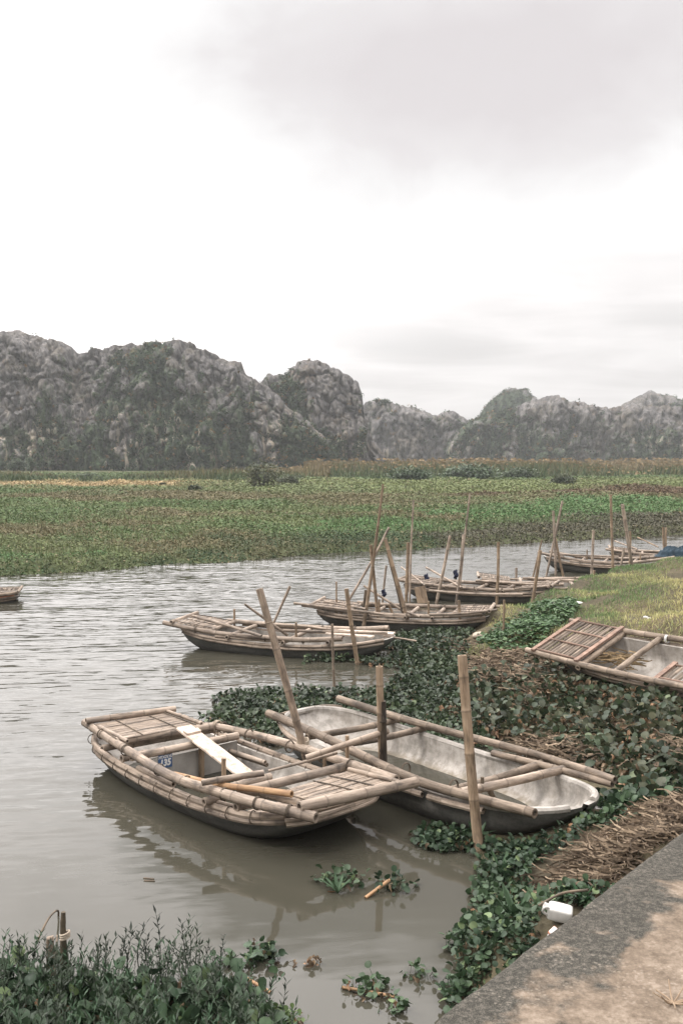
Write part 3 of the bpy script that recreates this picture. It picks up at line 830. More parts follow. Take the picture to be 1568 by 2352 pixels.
# reeds
S = Scatter()
n = 70000
y = 98 * (235 / 98) ** rng.uniform(0, 1, n); x = y * rng.uniform(-.4, .4, n)
u = x / y * F + CX
dens = fbm(np.stack([x / 14, y / 16, x * 0], -1), 3, 401)
left = u < 700
ymin = np.where(left, 100, 106) + 26 * fbm(np.stack([x / 9, x * 0, x * 0], -1), 4, 405) + np.where(u > 1250, 12, 0)
ymax = np.where(u < 780, 122 + (u > 560) * (u - 560) * .45, 400)
ok = (y > ymin) & (dens > -.35) & (y < ymax + 6 * dens)
x, y, u, dens, ymin = x[ok], y[ok], u[ok], dens[ok], ymin[ok]
hgt = np.where(u < 700, .95, 1.8) * (1 + .8 * dens) * rng.uniform(.45, 1.25, len(x)) * np.clip((y - ymin) / np.where(u < 700, 8, 18) + .35, .35, 1)
hgt = np.minimum(hgt, 2.25)
g = rng.uniform(0, 1, (len(x), 1))
col = np.array((.04, .065, .032)) * (1 - g) + np.array((.095, .12, .055)) * g
far = np.clip((y - np.where(u < 760, 106, 118)) / np.where(u < 760, 16, 50) + .35 * dens + rng.normal(0, .25, len(x)), 0, 1)[:, None]
tips = np.array([.19, .14, .075]) * rng.uniform(.7, 1.25, (len(x), 1))
col = col * (1 - far * .75) + tips * far * .75
sz = np.stack([y * .0019 * rng.uniform(.5, 1.3, len(x)), np.full(len(x), .6), hgt], -1)
S.add(BLADE, BLADEF, np.stack([x, y, np.full(len(x), .2)], -1), rotz_tilt(rng.uniform(0, 6.28, len(x)), rng.normal(0, .2, len(x))), sz, col)
# plumes
m = (rng.uniform(0, 1, len(x)) < .10) & (y > 125)
xp, yp, hp = x[m], y[m], hgt[m]
S.add(LEAF, LEAFF, np.stack([xp, yp, .2 + hp * rng.uniform(.85, 1.08, m.sum())], -1), rotz_tilt(rng.uniform(0, 6.28, m.sum()), rng.uniform(.8, 1.6, m.sum())), yp[:, None] * np.array([.0022, .004, .002]), tips[m] * 1.1)
o = S.build('reeds', M['grass']); tag(o, 'tall tan tipped reeds along the foot of the hills', 'reeds', kind='stuff')

# bushes and trees standing in the marsh
def bush(name, u, v, wpx, hpx, label, cat='bush', c0=(.035, .055, .028), c1=(.08, .085, .04), trunk=0.0, dist=None, group=None):
    base = at_z(u, v, 0.25) if dist is None else Vector((at_y(u, v, dist).x, dist, 0.1))
    s = base.y / F
    W_, H_ = wpx * s, hpx * s
    root = empty(name, base)
    tag(root, label, cat, group)
    mb = MB()
    for k in range(5):
        a = random.uniform(0, 6.28)
        mb.tube([(0, 0, -.3), (math.cos(a) * W_ * .1, math.sin(a) * W_ * .1, H_ * .35), (math.cos(a) * W_ * .25, math.sin(a) * W_ * .25, H_ * .75)], W_ * .02 + .02, 6, 0, .3, False, r1=.015)
    mb.build('trunk' if trunk else 'stem', M['bamboo_dark'], root)
    Sx = Scatter()
    n = 46
    cen = rng.normal(size=(n, 3)); cen /= np.linalg.norm(cen, axis=1)[:, None]
    cen *= rng.uniform(.35, 1, (n, 1)) ** .7
    cen = cen * np.array([W_ / 2 * .85, W_ / 2 * .7, H_ / 2 * .8 * (1 - trunk / 2)]) + np.array([0, 0, H_ * (.5 + trunk * .25)])
    g = rng.uniform(0, 1, (n, 1))
    leafq(40, cen, rng.uniform(.10, .22, n) * W_, np.full(n, max(W_ * .055, .12)), np.array(c0) * (1 - g) + np.array(c1) * g, Sx)
    o = Sx.build('crown' if trunk else 'foliage', M['leaf']); o.parent = root
bush('bush', 602, 1122, 96, 66, 'largest dark olive bush standing at the near edge of the reeds', c0=(.065, .085, .045), c1=(.15, .15, .08))
bush('bush', 660, 1118, 66, 26, 'low green bush at the right shoulder of the large olive bush')
bush('bush', 1290, 1117, 70, 28, 'lone dark green bush in the right half of the marsh')
bush('bush', 447, 1132, 34, 18, 'small green bush on open marsh left of the large olive bush')
bush('bush', 375, 1119, 18, 10, 'tiny green bush on the pale dry strip of marsh')
bush('bush', 940, 1106, 120, 26, 'wide low dark green thicket behind the tallest poles', c0=(.045, .075, .04), c1=(.085, .12, .06))
bush('bush', 1080, 1104, 150, 30, 'widest dark green thicket in front of the tan reeds', c0=(.045, .075, .04), c1=(.085, .12, .06))
bush('bush', 1190, 1102, 90, 24, 'dark green thicket just above the lone marsh bush', c0=(.048, .075, .04), c1=(.09, .12, .06))
bush('bush', 200, 1106, 60, 22, 'low dark green bush beside the tan tipped reeds on the left', c0=(.048, .075, .04), c1=(.09, .12, .06))
bush('tree', 72, 1103, 34, 46, 'taller round green tree below the left hill', 'tree', trunk=.5, c0=(.03, .052, .03), c1=(.065, .095, .05), dist=140)
bush('tree', 38, 1100, 56, 40, 'broad green tree at the left edge before the hill', 'tree', trunk=.4, c0=(.035, .058, .032), c1=(.075, .10, .05), dist=150)
bush('tree', -5, 1100, 50, 44, 'dark green tree cut by the left frame before the hill', 'tree', trunk=.4, c0=(.03, .05, .028), c1=(.06, .085, .045), dist=155)
bush('tree', 165, 1098, 50, 26, 'sparse brownish tree at the foot of the left hill', 'tree', trunk=.4, c0=(.06, .055, .035), c1=(.11, .09, .055), dist=190)
bush('tree', 1480, 1068, 60, 22, 'yellowish tree line clump at the foot of the right hill', 'tree', trunk=.3, c0=(.09, .085, .04), c1=(.15, .13, .06), dist=300)
bush('tree', 1510, 1064, 110, 50, 'dark blue green tree against the right hill', 'tree', trunk=.3, c0=(.025, .05, .04), c1=(.05, .08, .06), dist=310)

# ------------------------------------------------------------------ near bank
bctrl = [(1190, 1396, .34), (1300, 1360, .46), (1390, 1327, .52), (1460, 1302, .6), (1568, 1287, .72),
         (1300, 1400, .46), (1450, 1370, .62), (1568, 1345, .78), (1568, 1420, .72), (1400, 1420, .56), (1250, 1440, .38), (1150, 1444, .2), (1110, 1475, .06), (1180, 1510, .12),
         (1330, 1480, .34), (1460, 1520, .26), (1420, 1480, .42), (1550, 1540, .26), (1350, 1555, .22), (1250, 1570, .10), (1500, 1605, .2), (1568, 1630, .2), (1568, 1700, .15), (1300, 1650, .0), (1100, 1560, -.1), (1400, 1750, .0), (1568, 1780, .1), (1500, 1850, .08),
         (1450, 1905, .15), (1400, 1965, .34), (1320, 2040, .42), (1500, 1935, .5), (1240, 2000, .10), (1150, 2100, -.1), (1100, 2200, -.35), (1000, 1700, -.35), (900, 1600, -.35), (1000, 1490, -.2), (1040, 1900, -.4),
         (900, 1500, -.4), (800, 1800, -.5), (500, 1900, -.6), (600, 1500, -.6), (1080, 1440, -.15), (1000, 1430, -.4), (400, 2352, -.25), (100, 2300, -.15), (700, 2352, -.5)]
bp = [tuple(at_z(u, v, z)) for u, v, z in bctrl]
for u, v, z in bctrl[:5]:
    p = at_z(u, v, z); bp.append((p.x - .7, p.y + 1.3, -.35)); bp.append((p.x - 1.4, p.y + 3.0, -.9))
bp += [(5.5, 12, .85), (8, 16, .9), (11, 19, .9), (14, 22, .7), (9, 11, 1.0), (6, 8, .75), (12, 8, 1.0), (4.5, 6.4, .5), (3.4, 6.9, .15), (18, 14, 1.0), (9.5, 24, -.4), (13, 28, -.6), (18, 30, -.3), (20, 36, -1), (10, 30, -1),
       (-3, 14, -1), (-6, 8, -1), (-3, 4, -.5), (2, 20, -1), (-6, 20, -1), (0, 5.2, -.5), (1.1, 5.6, .1), (2.3, 6.2, .55), (3.2, 7.0, .45), (-1, 3.5, -.5)]
bp = np.array(bp)
def near_h(x, y):
    out_ = np.empty(len(x))
    for i in range(0, len(x), 20000):
        xx, yy = x[i:i + 20000], y[i:i + 20000]
        d2 = (xx[:, None] - bp[None, :, 0]) ** 2 + (yy[:, None] - bp[None, :, 1]) ** 2
        wg = 1 / (d2 + .03) ** 2
        out_[i:i + 20000] = (wg * bp[None, :, 2]).sum(1) / wg.sum(1)
    p = np.stack([x, y, x * 0], -1)
    return out_ + .05 * fbm(p / .7, 3, 501) * (out_ > -.2)
gx = np.linspace(-4, 22, 330); gy = np.linspace(3.0, 34, 380)
X, Y = np.meshgrid(gx, gy)
o = grid_mesh('near_bank', np.stack([X.ravel(), Y.ravel(), near_h(X.ravel(), Y.ravel())], -1).reshape(*X.shape, 3), M['mud']); o['kind'] = 'structure'
def gz1(x, y): return float(near_h(np.array([x]), np.array([y]))[0])

# ------------------------------------------------------------------ pavement
PZ = 0.9
q0, q1 = at_z(975, 2352, PZ), at_z(1568, 1903, PZ)
pe = (q1 - q0).normalized(); pn = Vector((pe.y, -pe.x, 0))
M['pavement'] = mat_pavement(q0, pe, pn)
ns, nd = 700, 60
ss = np.linspace(-6, 14, ns); dd = np.concatenate([[0.0, 0.0, .012, .03], np.geomspace(.05, 6, nd)])
dz = np.concatenate([[-1.6, -.022, -.006, 0.0], np.zeros(nd)])
Sg, Dg = np.meshgrid(ss, dd)
Zg = np.broadcast_to(dz[:, None], Sg.shape).copy()
ed = 0.007 * fbm(np.stack([ss * 9, ss * 0, ss * 0], -1), 5, 601) + .02 * np.clip(fbm(np.stack([ss * 9, ss * 0, ss * 0], -1), 2, 607) - .35, 0, 1)
Dg2 = Dg + ed[None, :] * np.clip(1 - Dg / .2, 0, 1)
Pp = np.stack([q0.x + pe.x * Sg + pn.x * Dg2, q0.y + pe.y * Sg + pn.y * Dg2, PZ + Zg], -1)
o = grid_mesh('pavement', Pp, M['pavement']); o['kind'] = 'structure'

# ------------------------------------------------------------------ boats
FOOT = []   # hull outlines on plan (cx, cy, angle, L, W)
TAPER = .2
def rimz(xn, rim, sheer): return rim + sheer * abs(xn) ** 2.2

def add_hull(root, L, W, rim, sheer, bottom, inner='cement', ep=8.0, th=0.028):
    ns, mc = 46, 22
    mb = MB()
    def shell(off, mi, flip):
        vs = []
        for i in range(ns + 1):
            xn = -math.cos(PI * i / ns); xn = max(-.9995, min(.9995, xn))
            wd = (W / 2 * (1 - TAPER * xn * xn) - off) * (1 - abs(xn) ** ep) ** .48
            rz = rimz(xn, rim, sheer)
            kz = bottom + off + (rz - .03 - bottom - off) * abs(xn) ** 4.2
            for j in range(mc + 1):
                a = PI * j / mc
                c_, s_ = math.cos(a), math.sin(a)
                yy = wd * math.copysign(abs(c_) ** .62, c_)
                zz = rz - (rz - kz) * abs(s_) ** .6
                wob = .006 * math.sin(7 * xn + j)
                vs.append(Vector((xn * (L / 2 - off), yy + wob, zz)))
        fs = []
        for i in range(ns):
            for j in range(mc):
                q = (i * (mc + 1) + j, i * (mc + 1) + j + 1, (i + 1) * (mc + 1) + j + 1, (i + 1) * (mc + 1) + j)
                fs.append(q[::-1] if flip else q)
        mb.add(vs, fs, None, None, mi)
    shell(0, 0, True); n1 = len(mb.v)
    shell(th, 1, False)
    rimf = []
    for i in range(ns):
        for j in (0, mc):
            a, b = i * (mc + 1) + j, (i + 1) * (mc + 1) + j
            q = (a, b, b + n1, a + n1)
            rimf.append(q if j == 0 else q[::-1])
    for q in rimf: mb.f.append(list(q)); mb.mi.append(1)
    return mb.build('hull', [M['hull'], M[inner]], root)

def rim_path(L, W, rim, sheer, side, x0, x1, off=0.02, dz=-.02, n=9, ep=8.0):
    out = []
    for k in range(n):
        xn = x0 + (x1 - x0) * k / (n - 1)
        wd = (W / 2) * (1 - TAPER * min(xn * xn, 1)) * (1 - min(abs(xn), .9995) ** ep) ** .48 + off
        out.append((xn * L / 2, side * wd, rimz(xn, rim, sheer) + dz))
    return out

def lashing(parent, p, axis, r, mat='cord', turns=2):
    mb = MB(); ax = Vector(axis).normalized(); p = Vector(p)
    up = Vector((0, 0, 1)) if abs(ax.z) < .9 else Vector((1, 0, 0))
    e1 = ax.cross(up).normalized(); e2 = ax.cross(e1)
    for t in range(turns):
        pts = [p + ax * ((t - turns / 2) * .011 + .004 * math.sin(k * .7)) + e1 * math.cos(2 * PI * k / 12) * (r + .004) + e2 * math.sin(2 * PI * k / 12) * (r + .004) for k in range(13)]
        mb.tube(pts, .0042, 5, 0, .5, False, smooth=2)
    return mb.build('lashing', M[mat], parent)

def slat_deck(root, corners, slat=.024, mat='bamboo', battens=(.05, .35, .66, .95), thick=.010, name='deck_panel', bmat='bamboo_dark', rag=.015, tone=(.4, .72), br=.006):
    """corners: a(near,start) b(far,start) c(far,end) d(near,end) - slats run near to far"""
    a, b, c, d = [Vector(q) for q in corners]
    n = max(3, int(((d - a).length + (c - b).length) / 2 / slat))
    mb = MB()
    for k in range(n):
        t = (k + .5) / n
        p, q = a.lerp(d, t), b.lerp(c, t)
        e = (q - p).normalized()
        p = p - e * random.uniform(-rag, rag); q = q + e * random.uniform(-rag, rag)
        mid = (p + q) / 2 + Vector((0, 0, random.uniform(-.004, .006)))
        mb.tube([p, mid, q], slat * .5 * random.uniform(.8, 1.02), 6, .3, random.uniform(*tone), False, flat=.55, smooth=3)
    o = mb.build(name, M[mat], root)
    for t in battens:
        m2 = MB()
        p = a.lerp(b, t); q = d.lerp(c, t)
        mid = (p + q) / 2
        m2.tube([p + Vector((0, 0, thick)), mid + Vector((0, 0, thick + .003)), q + Vector((0, 0, thick))], br, 6, 0, .5, False, smooth=4)
        m2.build('batten', M[bmat], o)
    return o

def beam(root, p, q, r, name='crossbeam', mat='bamboo', tone=None, sag=0.0, r1=None, nodes=.3, seg=12):
    p, q = Vector(p), Vector(q)
    mb = MB()
    mid = (p + q) / 2 + Vector((0, 0, -sag))
    mb.tube([p, mid, q], r, seg, nodes, tone, True, r1=r1, smooth=4, jit=.02)
    return mb.build(name, M[mat], root)

def poly_pole(root, pts, r, name, mat='bamboo', tone=None, r1=None, nodes=.3, seg=12):
    mb = MB(); mb.tube(pts, r, seg, nodes, tone, True, r1=r1, jit=.02)
    return mb.build(name, M[mat], root)

def mk_boat(label, cx, cy, ang, L, W, z0=0.0, roll=0.0, pit=0.0, group=None):
    root = empty('rowing_boat', (cx, cy, z0), (roll, pit, ang))
    tag(root, label, 'boat', group)
    FOOT.append((cx, cy, ang, L, W))
    return root
def local(root, u, v, z):
    w_ = at_z(u, v, z + root.location.z)
    dx, dy = w_.x - root.location.x, w_.y - root.location.y
    a = root.rotation_euler.z
    return Vector((dx * math.cos(a) + dy * math.sin(a), -dx * math.sin(a) + dy * math.cos(a), z))
BG = 'bamboo rowing boats moored along the bank'

# ---- boat one : plated boat in front
R1 = mk_boat('weathered bamboo boat with blue 135 plate, two slatted decks and a loose white plank', -1.041, 8.255, math.radians(-48.4), 3.15, 1.14, group=BG)
L1, W1, rim1, sh1 = 3.15, 1.14, .175, .10
add_hull(R1, L1, W1, rim1, sh1, -.10, ep=8.0)
def B1(u, v, z): return local(R1, u, v, z)
zr = .335
NRP = [(195, 1657, .03), (280, 1717, .01), (390, 1782, -.01), (494, 1818, -.01), (610, 1850, .0), (724, 1877, .0)]
nr = poly_pole(R1, [B1(u, v, zr + dz) for u, v, dz in NRP], .035, 'rail', 'bamboo', .52, r1=.039)
fr_ = poly_pole(R1, [B1(488, 1664, zr + .01), B1(620, 1697, zr - .02), B1(760, 1742, zr - .02), B1(912, 1792, zr - .0)], .035, 'rail', 'bamboo', .62, r1=.037)
for k_, t in ((0, .5), (1, .1), (1, .8), (2, .4), (3, .2), (3, .85), (4, .5)):
    (u0, v0, d0_), (u1, v1, d1_) = NRP[k_], NRP[k_ + 1]
    p, q = B1(u0, v0, zr + d0_), B1(u1, v1, zr + d1_)
    lashing(nr, p.lerp(q, t), q - p, .041)
for t in (.06, .2, .42, .6, .75, .9):
    p = B1(488 + (912 - 488) * t, 1664 + (1792 - 1664) * t - 3 * math.sin(t * PI), zr - .01); lashing(fr_, p, (1, 0, 0), .045, 'cord')
lashing(fr_, B1(500, 1668, zr), (1, 0, 0), .046, 'rope', 4)
for side in (-1, 1):
    for k, (off, dz, r) in enumerate(((.028, .005, .026), (.034, -.045, .022))):
        mb = MB(); mb.tube(rim_path(L1, W1, rim1, sh1, side, -.93, .96, off, dz, 11), r, 8, .34, .62 - .08 * k, True, flat=1.1, smooth=3, jit=.05)
        g = mb.build('gunwale_pole', M['bamboo'], R1)
        if k == 0:
            for xn in np.linspace(-.85, .9, 13):
                p = rim_path(L1, W1, rim1, sh1, side, xn, xn + .001, off, dz - .02, 2)[0]
                q = rim_path(L1, W1, rim1, sh1, side, xn + .03, xn + .031, off, dz - .02, 2)[0]
                lashing(g, p, Vector(q) - Vector(p), .042, 'cord', 1)
# end lip at right: bound strips across the hull end
mb = MB()
for k in range(3):
    pts = []
    for t in np.linspace(-1, 1, 11):
        yy = t * W1 * .385; xn = (1 - abs(t) ** 4 * .07)
        pts.append((xn * L1 / 2 - .0 + .015 * k - .015, yy, rimz(xn, rim1, sh1) + .015 - .028 * k))
    mb.tube(pts, .020, 8, .3, .62, False, smooth=2, jit=.05)
el = mb.build('end_binding', M['bamboo'], R1)
# short fender poles between rail and gunwale
for a, b, r in (((318, 1762, .23), (397, 1801, .23), .024), ((500, 1845, .21), (560, 1862, .20), .024)):
    beam(R1, B1(*a), B1(*b), r, 'fender_pole', 'bamboo', .55)
# crossbeams
for a, b, z, r, tn in (((262, 1703), (486, 1665), .355, .036, .58), ((272, 1714), (492, 1677), .285, .034, .62), ((300, 1738), (546, 1692), .30, .034, .66), ((570, 1812), (790, 1760), .315, .036, .55), ((500, 1815), (620, 1785), .27, .03, .5)):
    beam(R1, B1(*a, z), B1(*b, z), r, 'crossbeam', 'bamboo', tn)
# beam stub ends poking out on the near side
for (u, v) in ((241, 1720), (283, 1743), (473, 1838), (548, 1857)):
    p = B1(u, v, .25); beam(R1, p + Vector((0, -.02, 0)), p + Vector((0, .22, 0)), .032, 'crossbeam', 'bamboo', .5)
beam(R1, B1(197, 1658, .40), B1(403, 1628, .40), .030, 'end_beam', 'bamboo', .62)
beam(R1, B1(689, 1857, .375), B1(953, 1792, .375), .040, 'end_beam', 'bamboo', .58)
d1 = slat_deck(R1, [B1(214, 1664, .375), B1(398, 1634, .375), B1(478, 1662, .375), B1(268, 1700, .375)], .022, 'bamboo', (.0, .27, .66, .86), tone=(.40, .66), br=.0055)
d2 = slat_deck(R1, [B1(612, 1830, .345), B1(800, 1771, .345), B1(912, 1794, .345), B1(690, 1852, .345)], .022, 'bamboo', (.12, .55, .75, .98), tone=(.42, .72), br=.0055)
beam(R1, B1(228, 1668, .40), B1(292, 1703, .38), .018, 'deck_edge_pole', 'bamboo', .68)
beam(R1, B1(384, 1632, .40), B1(462, 1662, .39), .014, 'deck_edge_pole', 'bamboo', .7)
beam(R1, B1(548, 1815, .33), B1(690, 1848, .35), .026, 'deck_edge_pole', 'bamboo_grey', .5)
beam(R1, B1(800, 1766, .365), B1(915, 1796, .365), .018, 'deck_edge_pole', 'bamboo', .6)
# floor slats and bulkhead with plate
bl0, bl1 = B1(318, 1745, .26), B1(545, 1700, .26)
bx = (bl0.x + bl1.x) / 2
mb = MB(); mb.box((bx, 0, .105), (.018, W1 * .84, .28), None, .5)
bh = mb.build('bulkhead', M['cement_grey'], R1)
mb = MB(); mb.box((bx + .03, .08, .11), (.022, .045, .32), None, .5); mb.build('bulkhead_post', M['bamboo_tan'], R1)
slat_deck(R1, [(bx + .03, -.31, -.03), (bx + .03, .30, -.03), (bx + 1.15, .30, -.03), (bx + 1.15, -.31, -.03)], .045, 'bamboo', (.2, .8), name='floor_panel', tone=(.4, .6))
slat_deck(R1, [(.62, -.30, .02), (.62, .28, .02), (1.02, .28, .08), (1.02, -.30, .08)], .045, 'bamboo', (.5,), name='floor_panel', tone=(.5, .75))
# the number plate, leaning lettering on a blue board
def text_mesh(body, size, mat, parent, M4, name, bold=0.0, shear=0.0, sx=1.0):
    cu = bpy.data.curves.new(name, 'FONT'); cu.body = body; cu.size = size; cu.align_x = 'CENTER'; cu.align_y = 'CENTER'
    cu.offset = bold; cu.shear = shear; cu.extrude = .0006; cu.resolution_u = 3
    t = bpy.data.objects.new(name, cu); COL.objects.link(t)
    dg = bpy.context.evaluated_depsgraph_get()
    me = bpy.data.meshes.new_from_object(t.evaluated_get(dg))
    bpy.data.objects.remove(t); bpy.data.curves.remove(cu)
    me.transform(Matrix.Diagonal((sx, 1, 1, 1))); me.transform(M4)
    me.materials.clear(); me.materials.append(mat)
    o = bpy.data.objects.new(name, me); COL.objects.link(o); o.parent = parent
    return o
def on_bulk(u, v):
    """point on the bulkhead face seen at this pixel (boat-local)"""
    d = ray(u, v); a = R1.rotation_euler.z
    ox, oy = -R1.location.x, -R1.location.y
    lx = ox * math.cos(a) + oy * math.sin(a); ldx = d.x * math.cos(a) + d.y * math.sin(a)
    t = (bx + .0095 - lx) / ldx
    wx, wy = d.x * t - R1.location.x, d.y * t - R1.location.y
    return Vector((bx + .0095, -wx * math.sin(a) + wy * math.cos(a), H + d.z * t))
pc = on_bulk(379, 1747)
pw, ph = .135, .125
mb = MB(); mb.box((pc.x + .003, pc.y, pc.z), (.005, pw, ph), None, .5)
npz = mb.build('number_plate', M['plate_blue'], R1)
Mt = Matrix(((0, 0, 1, pc.x + .0065), (1, 0, 0, pc.y), (0, 1, 0, pc.z), (0, 0, 0, 1)))
text_mesh('HTXDLVL', .034, M['plate_white'], npz, Mt @ Matrix.Translation((0, .034, 0)), 'lettering', .0012, .12, .88)
text_mesh('135', .078, M['plate_white'], npz, Mt @ Matrix.Translation((0, -.018, 0)), 'lettering', .0035, .12, .92)
# thole pins
def peg(root, p, q, r, mat='bamboo_tan', name='thole_pin'):
    mb = MB(); mb.tube([p, q], r, 8, 0, random.uniform(.4, .6), False); return mb.build(name, M[mat], root)
pp = B1(518, 1800, .30); peg(R1, (pp.x, pp.y - .015, .12), (pp.x, pp.y - .015, .50), .018)
pp = B1(797, 1742, .33); peg(R1, (pp.x, pp.y, .2), (pp.x, pp.y, .52), .016)
pp = B1(745, 1738, .33); peg(R1, (pp.x, pp.y, .2), (pp.x, pp.y, .40), .016)
# hanging rope loops
mb = MB()
for k in (0, 1):
    p = B1(498 + 6 * k, 1668, .33)
    mb.tube([p, p + Vector((.01, -.03, -.08)), p + Vector((.015, -.02, -.17)), p + Vector((-.01, -.01, -.2))], .006, 6, 0, .5, False)
mb.build('rope_loop', M['rope'], R1)

# ---- boat two : empty cement hull
R2 = mk_boat('empty pale cement lined boat with brown bilge water between the plated boat and the bank', .668, 8.36, math.radians(-51.6), 3.45, 1.10, group=BG)
L2, W2, rim2, sh2 = 3.46, 1.10, .225, .08
add_hull(R2, L2, W2, rim2, sh2, -.10, 'cement_wet', ep=8.0, th=.045)
def B2(u, v, z): return local(R2, u, v, z)
z2 = .33
n2r = poly_pole(R2, [B2(615, 1637, z2 + .03), B2(780, 1713, z2), B2(953, 1790, z2 - .01), B2(1090, 1830, z2), B2(1225, 1866, z2 + .02)], .039, 'rail', 'bamboo_grey', .3, r1=.036)
f2r = poly_pole(R2, [B2(775, 1606, z2 + .04), B2(980, 1663, z2 + .02), B2(1190, 1724, z2 + .01), B2(1412, 1794, z2 + .02)], .037, 'rail', 'bamboo_grey', .3, r1=.030)
poly_pole(R2, [B2(1130, 1728, z2 - .03), B2(1260, 1762, z2 - .02), B2(1405, 1803, z2 - .01)], .028, 'rail', 'bamboo_grey', .36)
for a, b, z, r, tn in (((705, 1694), (915, 1650), .30, .030, .36), ((790, 1710), (975, 1669), .30, .030, .32), ((1030, 1815), (1245, 1751), .30, .034, .32), ((1060, 1824), (1296, 1765), .315, .034, .68)):
    beam(R2, B2(*a, z), B2(*b, z), r, 'crossbeam', 'bamboo' if tn > .6 else 'bamboo_grey', tn, .01)
for t in (.05, .3, .52, .7):
    p = B2(615 + 610 * t, 1637 + 229 * t + 22 * math.sin(t * PI) * .5, z2); lashing(n2r, p, (1, 0, 0), .045, 'cord')
for side in (-1, 1):
    segs = ((-.9, -.1), (.02, .36), (.40, .70)) if side < 0 else ((-.85, -.25), (-.2, .15), (.1, .62))
    for a, b in segs:
        mb = MB(); mb.tube(rim_path(L2, W2, rim2, sh2, side, a, b, .022, -.02, 6, 8), .026, 8, .3, random.uniform(.5, .7), True, smooth=3, jit=.06)
        mb.build('gunwale_pole', M['bamboo' if side < 0 else 'bamboo_grey'], R2)
pts = []
for t in np.linspace(-1, 1, 13):
    yy = t * W2 * .37; xn = -(1 - abs(t) ** 4 * .07)
    pts.append((xn * L2 / 2 + .03, yy, rimz(xn, rim2, sh2) + .012))
mb = MB(); mb.tube(pts, .015, 6, 0, .45, False, smooth=2, jit=.1); mb.build('rim_strip', M['bamboo_grey'], R2)
# rounded cement lip all round
lip = []
for i_ in range(61):
    a_ = 2 * PI * i_ / 60
    xn = math.copysign(abs(math.cos(a_)) ** .32, math.cos(a_)) * .985
    wd = (W2 / 2) * (1 - TAPER * xn * xn) * (1 - min(abs(xn), .9995) ** 8) ** .48
    lip.append((xn * (L2 / 2 - .015), math.copysign(max(wd - .02, 0), math.sin(a_)), rimz(xn, rim2, sh2) + .004))
mb = MB(); mb.tube(lip, .029, 8, 0, .5, False, smooth=2, jit=.05); mb.build('rim_lip', M['cement'], R2)
# bilge water
pl_ = []
for k in range(36):
    a = 2 * PI * k / 36
    pl_.append(Vector((.12 + 1.02 * math.copysign(abs(math.cos(a)) ** .7, math.cos(a)) * (1 + .05 * math.sin(5 * a)), .44 * math.copysign(abs(math.sin(a)) ** .7, math.sin(a)), -.012)))
mb = MB(); mb.add(pl_, [tuple(range(36))])
m_, nt_, b_ = new_mat('bilge_water'); b_.inputs['Base Color'].default_value = (.185, .142, .088, 1); b_.inputs['Roughness'].default_value = .6; b_.inputs['Specular IOR Level'].default_value = .2
M['bilge'] = m_
mb.build('bilge_water', M['bilge'], R2, smooth=False)
beam(R2, B2(1122, 1812, .30), B2(1135, 1838, .10), .022, 'strut', 'bamboo_grey', .4, nodes=0)
p = B2(1063, 1790, z2); peg(R2, (p.x + .2, p.y, .3), (p.x + .2, p.y, .40), .014, 'bamboo_dark')

